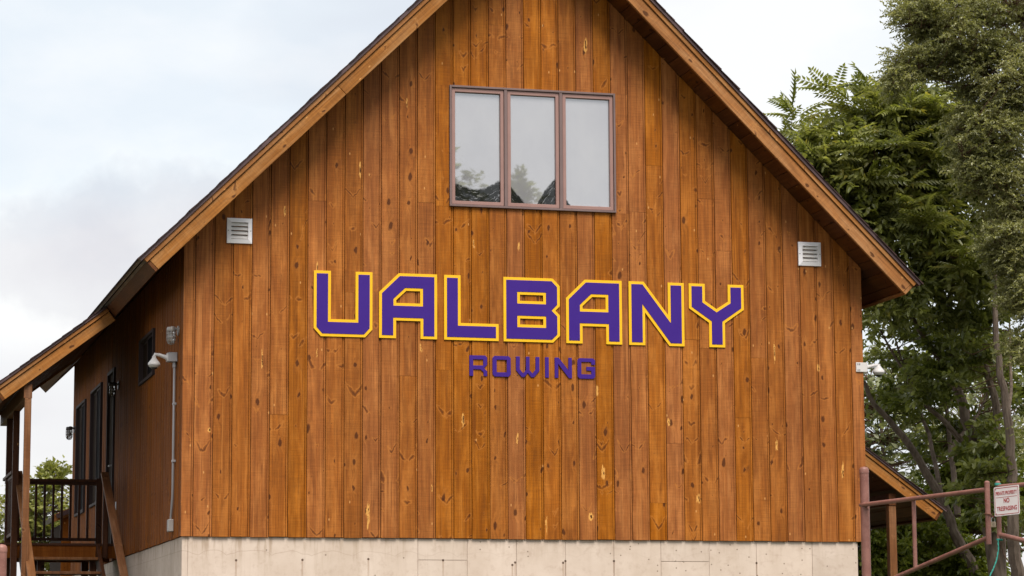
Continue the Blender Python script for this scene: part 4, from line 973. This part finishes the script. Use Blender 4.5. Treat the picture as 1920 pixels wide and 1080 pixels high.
def cloud(blobs):
    """blobs (cx, cy, cz, rx, ry, rz, n): points biased to the shell of each ellipsoid"""
    o = []
    for cx, cy, cz, rx, ry, rz, n in blobs:
        v = RNG.normal(0, 1, (n,3)); v /= np.linalg.norm(v, axis=1, keepdims=True); rr = RNG.uniform(.25, 1, (n,1))**.55
        o.append(np.array([cx,cy,cz])+v*rr*np.array([rx,ry,rz]))
    return np.concatenate(o)

AIL = pinnate(8, .56, .058, .155, .36, hang=.65); LOC = spray(13, .19, .050, .023, .5, .45); ASH = spray(9, .28, .125, .056, .4, .35)
G = GZ-.05
# tree of heaven: big feathery leaves in open tufts above the lean-to
hand = [(11.61,13,10.55),(11.45,13.2,10.3),(11.9,12.9,10.2),(12.25,13,10.95),(12.45,12.8,10.75),(12.75,13,10.6),(13.05,13.1,11.0),(13.3,12.9,10.8),(11.75,12.6,9.8),(12.1,12.7,9.9),(11.95,13.3,9.3),(12.5,12.6,10.1)]
tf = np.concatenate([np.array(hand), cloud([(13.5,12.6,10.6,.6,.7,.45,18),(12.75,13,9.6,.95,1.2,1.15,22),(13.7,13.2,9.9,1.0,1.2,1.1,18),(12.3,13,8.7,.65,1.0,.9,15),(13.4,13,8.5,1.0,1.2,.9,15),(14.6,13.4,9.6,1.0,1.2,1.5,14),(11.95,12.9,9.7,.5,.8,.7,10),(14.3,13,8.0,.9,1.0,.8,15)])])
tree('ailanthus_tree', 'tall tree with long feathery leaves in open tufts rising above the lean-to roof',
     [([(15.5,14,G),(15.3,14,3.8),(15.2,14,4.8),(15.02,14,5.5),(14.74,14,6.4),(14.6,13.8,7.1),(14.2,13.5,8.3),(13.9,13.3,9.4)], .135, .03),
      ([(14.74,14,6.4),(14.0,13.7,7.2),(13.3,13.4,8.0),(12.7,13.2,8.9),(12.2,13,9.9)], .06, .014), ([(14.2,13.6,8.0),(13.5,13.2,8.9),(12.9,13,9.8),(12.8,13,10.5)], .045, .012),
      ([(13.9,13.4,7.4),(13.1,13.2,7.8),(12.4,13,8.2),(11.9,12.9,8.9),(11.7,12.9,9.7)], .04, .012), ([(14.5,13.8,7.2),(14.7,13.6,8.4),(14.6,13.4,9.6),(14.4,13.3,10.6)], .05, .015)],
     tf, AIL, m_leaf_ail, 8, sc=(.75, 1.15), group=None)
ait = [o for o in WM if o.name.startswith('ailanthus_tree')][0]
BRD = spray(8, .30, .155, .058, .55, .38)
pt = cloud([(13.5,12.8,10.5,.75,.8,.55,64),(12.75,13.2,9.6,.95,1.0,1.05,165),(13.7,13.3,9.8,1.0,1.1,1.0,158),(12.3,13.1,8.8,.6,.9,.8,79),(13.4,13.2,8.5,1.0,1.1,.85,144),(14.6,13.5,9.6,1.0,1.1,1.4,158),(11.95,13,9.7,.45,.7,.55,43),(14.3,13.1,8.0,.9,.9,.75,108),(13.2,13,7.6,.7,.8,.4,43)])
pt = np.repeat(pt, 3, axis=0)+RNG.normal(0, .09, (len(pt)*3, 3)); dv = RNG.normal(0, 1, pt.shape); dv[:,2] = dv[:,2]*.5-.25
scatter('inner_crown', m_leaf_ail, BRD, pt, dv, RNG.uniform(.75, 1.25, len(pt)), ait, tuple(WM[ait].translation))
# honey locust: fine grey-green leaflets, nearer and taller
def px9(a): return a
TILT[0] = .9
tf = cloud([(12.75,9,11.0,.75,.9,.6,224),(13.4,9,10.3,.85,.9,.7,285),(13.1,9,9.5,.6,.8,.55,190),(12.35,9,10.7,.45,.6,.45,88),(13.6,9,8.7,.65,.8,.6,204),(13.4,9,7.9,.5,.7,.5,142),(13.6,9,7.1,.42,.6,.42,102),
            (12.95,9,8.9,.42,.6,.4,88),(12.05,9,11.25,.45,.6,.35,81),(11.9,9,10.55,.32,.4,.25,34),(13.6,9,6.35,.38,.5,.3,54),(14.5,9.2,10.2,1.0,1.2,1.6,285),(14.5,9.2,8.0,.9,1,1.2,176),(13.6,9.2,12.0,1.4,1.2,.9,258),(13.75,8.8,5.0,.32,.5,.4,34),(11.72,9.1,10.2,.3,.4,.28,36),(14.2,9.0,6.6,.45,.5,.4,80),(14.45,8.9,5.6,.35,.4,.3,46)])
tree('honey_locust_tree', 'tall locust tree with fine grey-green leaflets overhanging from beyond the gate',
     [([(14.75,9.4,G),(14.75,9.3,4),(14.7,9.3,6.0),(14.5,9.2,8.0),(14.2,9.1,9.6),(13.7,9,11.2)], .16, .03), ([(14.6,9.3,7.0),(13.9,9,8.0),(13.3,9,9.0),(12.9,9,9.6)], .05, .012),
      ([(14.3,9.2,9.0),(13.5,9,10.0),(12.7,9,10.7),(12.0,9,11.0)], .05, .012), ([(14.7,9.3,5.5),(14.1,9,6.2),(13.6,9,7.0),(13.4,9,7.8)], .04, .01), ([(13.9,9,10.6),(13.3,9,11.3),(12.7,9,11.6)], .035, .01), ([(13.4,9,9.9),(12.7,9.05,10.15),(12.1,9.1,10.35),(11.7,9.1,10.3)], .028, .008), ([(13.5,9,8.5),(13.0,9,8.9),(12.7,9,9.1)], .025, .008)],
     tf, LOC, m_leaf_loc, 7, sc=(.75, 1.2), up_bias=-.15, tuft_r=.16, group=None, spread=.8)
TILT[0] = .7
# shaded understorey: several stems with darker leaves
tf = cloud([(14.6,16,7.4,.8,1.2,.8,23),(15.5,16.2,7.0,1.0,1.2,.8,29),(16.5,16,6.6,.9,1.2,.9,26),(14.7,16,6.2,.55,1.0,.45,10),(15.5,16.5,5.6,.8,1.0,.5,13)])
tree('understorey_tree', 'dark leaved tree with leaning trunks behind the lean-to roof',
     [([(15.9,15.2,G),(15.46,15,3.28),(15.12,15,3.96),(14.78,15,4.76),(14.26,15,5.52),(13.75,15,6.04),(13.4,15,6.7)], .115, .03), ([(15.2,15,4.2),(15.3,15.4,5.2),(15.4,15.8,6.4),(15.3,16,7.6)], .06, .015),
      ([(14.9,15,4.6),(14.9,15.4,5.6),(14.7,15.8,6.6),(14.5,16,7.6)], .045, .012), ([(15.35,15.5,5.4),(16.0,15.8,6.0),(16.5,16,6.8)], .04, .012)],
     tf, ASH, m_leaf_dark, 9, sc=(.85, 1.4), group=None)
tf = cloud([(15.2,13.6,7.0,.7,.9,.8,23),(14.4,13.4,6.9,.7,.8,.5,15),(15.5,13.8,8.3,.8,.9,.8,23),(15.1,13.4,5.3,.5,.6,.35,14),(14.0,13.3,6.2,.5,.6,.35,11),(15.4,13.5,4.2,.5,.6,.5,10),(14.55,12.6,4.5,.42,.5,.4,11)])
tree('twin_stem_tree', 'upright tree with two grey stems and dark shaded leaves behind the sign',
     [([(15.1,12.6,G),(14.85,12.1,3.2),(14.76,12,3.84),(14.76,12,4.99),(14.71,12,5.75),(14.67,12.2,6.78),(14.83,12.5,8.15)], .12, .035), ([(15.48,14,3.0),(15.5,14,4.4),(15.48,14,5.31),(15.5,14,5.96),(15.3,14,6.71),(15.07,14,7.0),(14.9,13.8,7.8)], .10, .03),
      ([(15.48,14,4.7),(14.6,14,5.65),(14.22,14,5.97),(13.85,14,6.5),(13.46,14,7.17)], .055, .015), ([(14.72,12,5.4),(15.1,12.6,6.2),(15.4,13.2,7.4)], .04, .012)],
     tf, ASH, m_leaf_dark, 9, sc=(.85, 1.4), group=None)
tf = cloud([(13.9,15.5,3.7,.7,.8,.8,160),(14.8,15.8,3.7,.8,.8,.7,170),(15.6,15.6,3.3,.6,.8,.6,110),(13.5,15.6,4.4,.4,.6,.4,40),(16.6,16.4,4.6,.9,.8,1.0,140),(15.9,16.8,4.6,.6,.6,.7,80)])
tree('bush', 'bright green bush growing beneath the lean-to roof edge', [([(14.6,15.7,G),(14.6,15.7,2.6),(14.4,15.7,3.4)], .04, .012), ([(14.6,15.7,2.2),(15.3,15.7,3.0),(15.7,15.7,3.6)], .03, .01), ([(14.6,15.7,2.3),(13.9,15.6,3.0),(13.6,15.6,3.8)], .03, .01), ([(14.8,15.8,2.2),(15.8,16.2,3.4),(16.5,16.4,4.6)], .03, .01)], tf, ASH, m_leaf_bush, 8, sc=(.6, 1.0), group=None)
tf = cloud([(20.1,30,7.6,1.6,1.5,1.6,260),(21.5,30,6.2,1.8,1.5,1.4,200),(23.0,30.5,7.6,1.8,1.5,1.6,200)])
tree('pale_tree', 'pale distant tree glimpsed through the trunks', [([(20.5,30,G),(20.4,30,5),(20.2,30,7.5)], .14, .03), ([(20.4,30,4.6),(21.4,30,5.6),(22.8,30.4,7.0)], .06, .02)], tf, simple(.20, .10), m_leaf_pale, 9, tuft_r=.3, group=None)
tf = cloud([(2.35,40,5.6,.95,1.0,1.0,260),(1.6,40,5.3,.9,1.0,1.0,220),(2.9,40,4.7,.9,1.0,.9,180),(.7,40,4.4,.9,1.0,1.0,180),(2.5,40,6.55,.5,.5,.4,70),(-.3,40,4.4,.8,.8,.9,120)])
tree('yellow_green_tree', 'yellow-green tree in the distance seen through the porch railing', [([(2.0,40,G),(2.1,40,4),(2.4,40,6.2)], .12, .03), ([(2.05,40,3.4),(1.2,40,4.2),(.5,40,4.6)], .06, .02), ([(2.1,40,3.8),(2.8,40,4.6)], .04, .02)], tf, simple(.16, .085), m_leaf_far, 9, tuft_r=.25, group=None)

# trees across the yard, seen only as reflections in the gable window
for i, (x, y, h, rr, lab) in enumerate([(11.9,-38,14.9,1.3,'tallest leafy tree across the yard, mirrored in the gable window'), (13.9,-38,14.2,1.1,'pointed leafy tree across the yard, mirrored in the gable window'), (16.9,-38,13.3,1.4,'broad leafy tree across the yard, mirrored in the gable window'), (9.5,-40,14.6,1.8,'bushy tree across the yard beyond the mirrored ones')]):
    tf = cloud([(x,y,h-1.6,rr,rr,1.5,110),(x-.9,y,h-2.6,rr,rr,1.3,90),(x+1.0,y,h-2.8,rr*.9,rr,1.3,90),(x,y,h-4.2,rr*1.6,rr*1.5,2.0,160),(x+.2,y,h-.4,.35,.35,.5,16)])
    tree('yard_tree', lab, [([(x,y,-.05),(x+.1,y,h*.4),(x,y,h-1.0)], .2, .04), ([(x,y,h*.45),(x+.9,y,h*.65),(x+1.0,y,h-2.4)], .08, .02), ([(x,y,h*.42),(x-.8,y,h*.6),(x-.9,y,h-2.2)], .08, .02)], tf, simple(.26, .14), m_leaf_dark, 9, tuft_r=.35, group='trees across the yard')
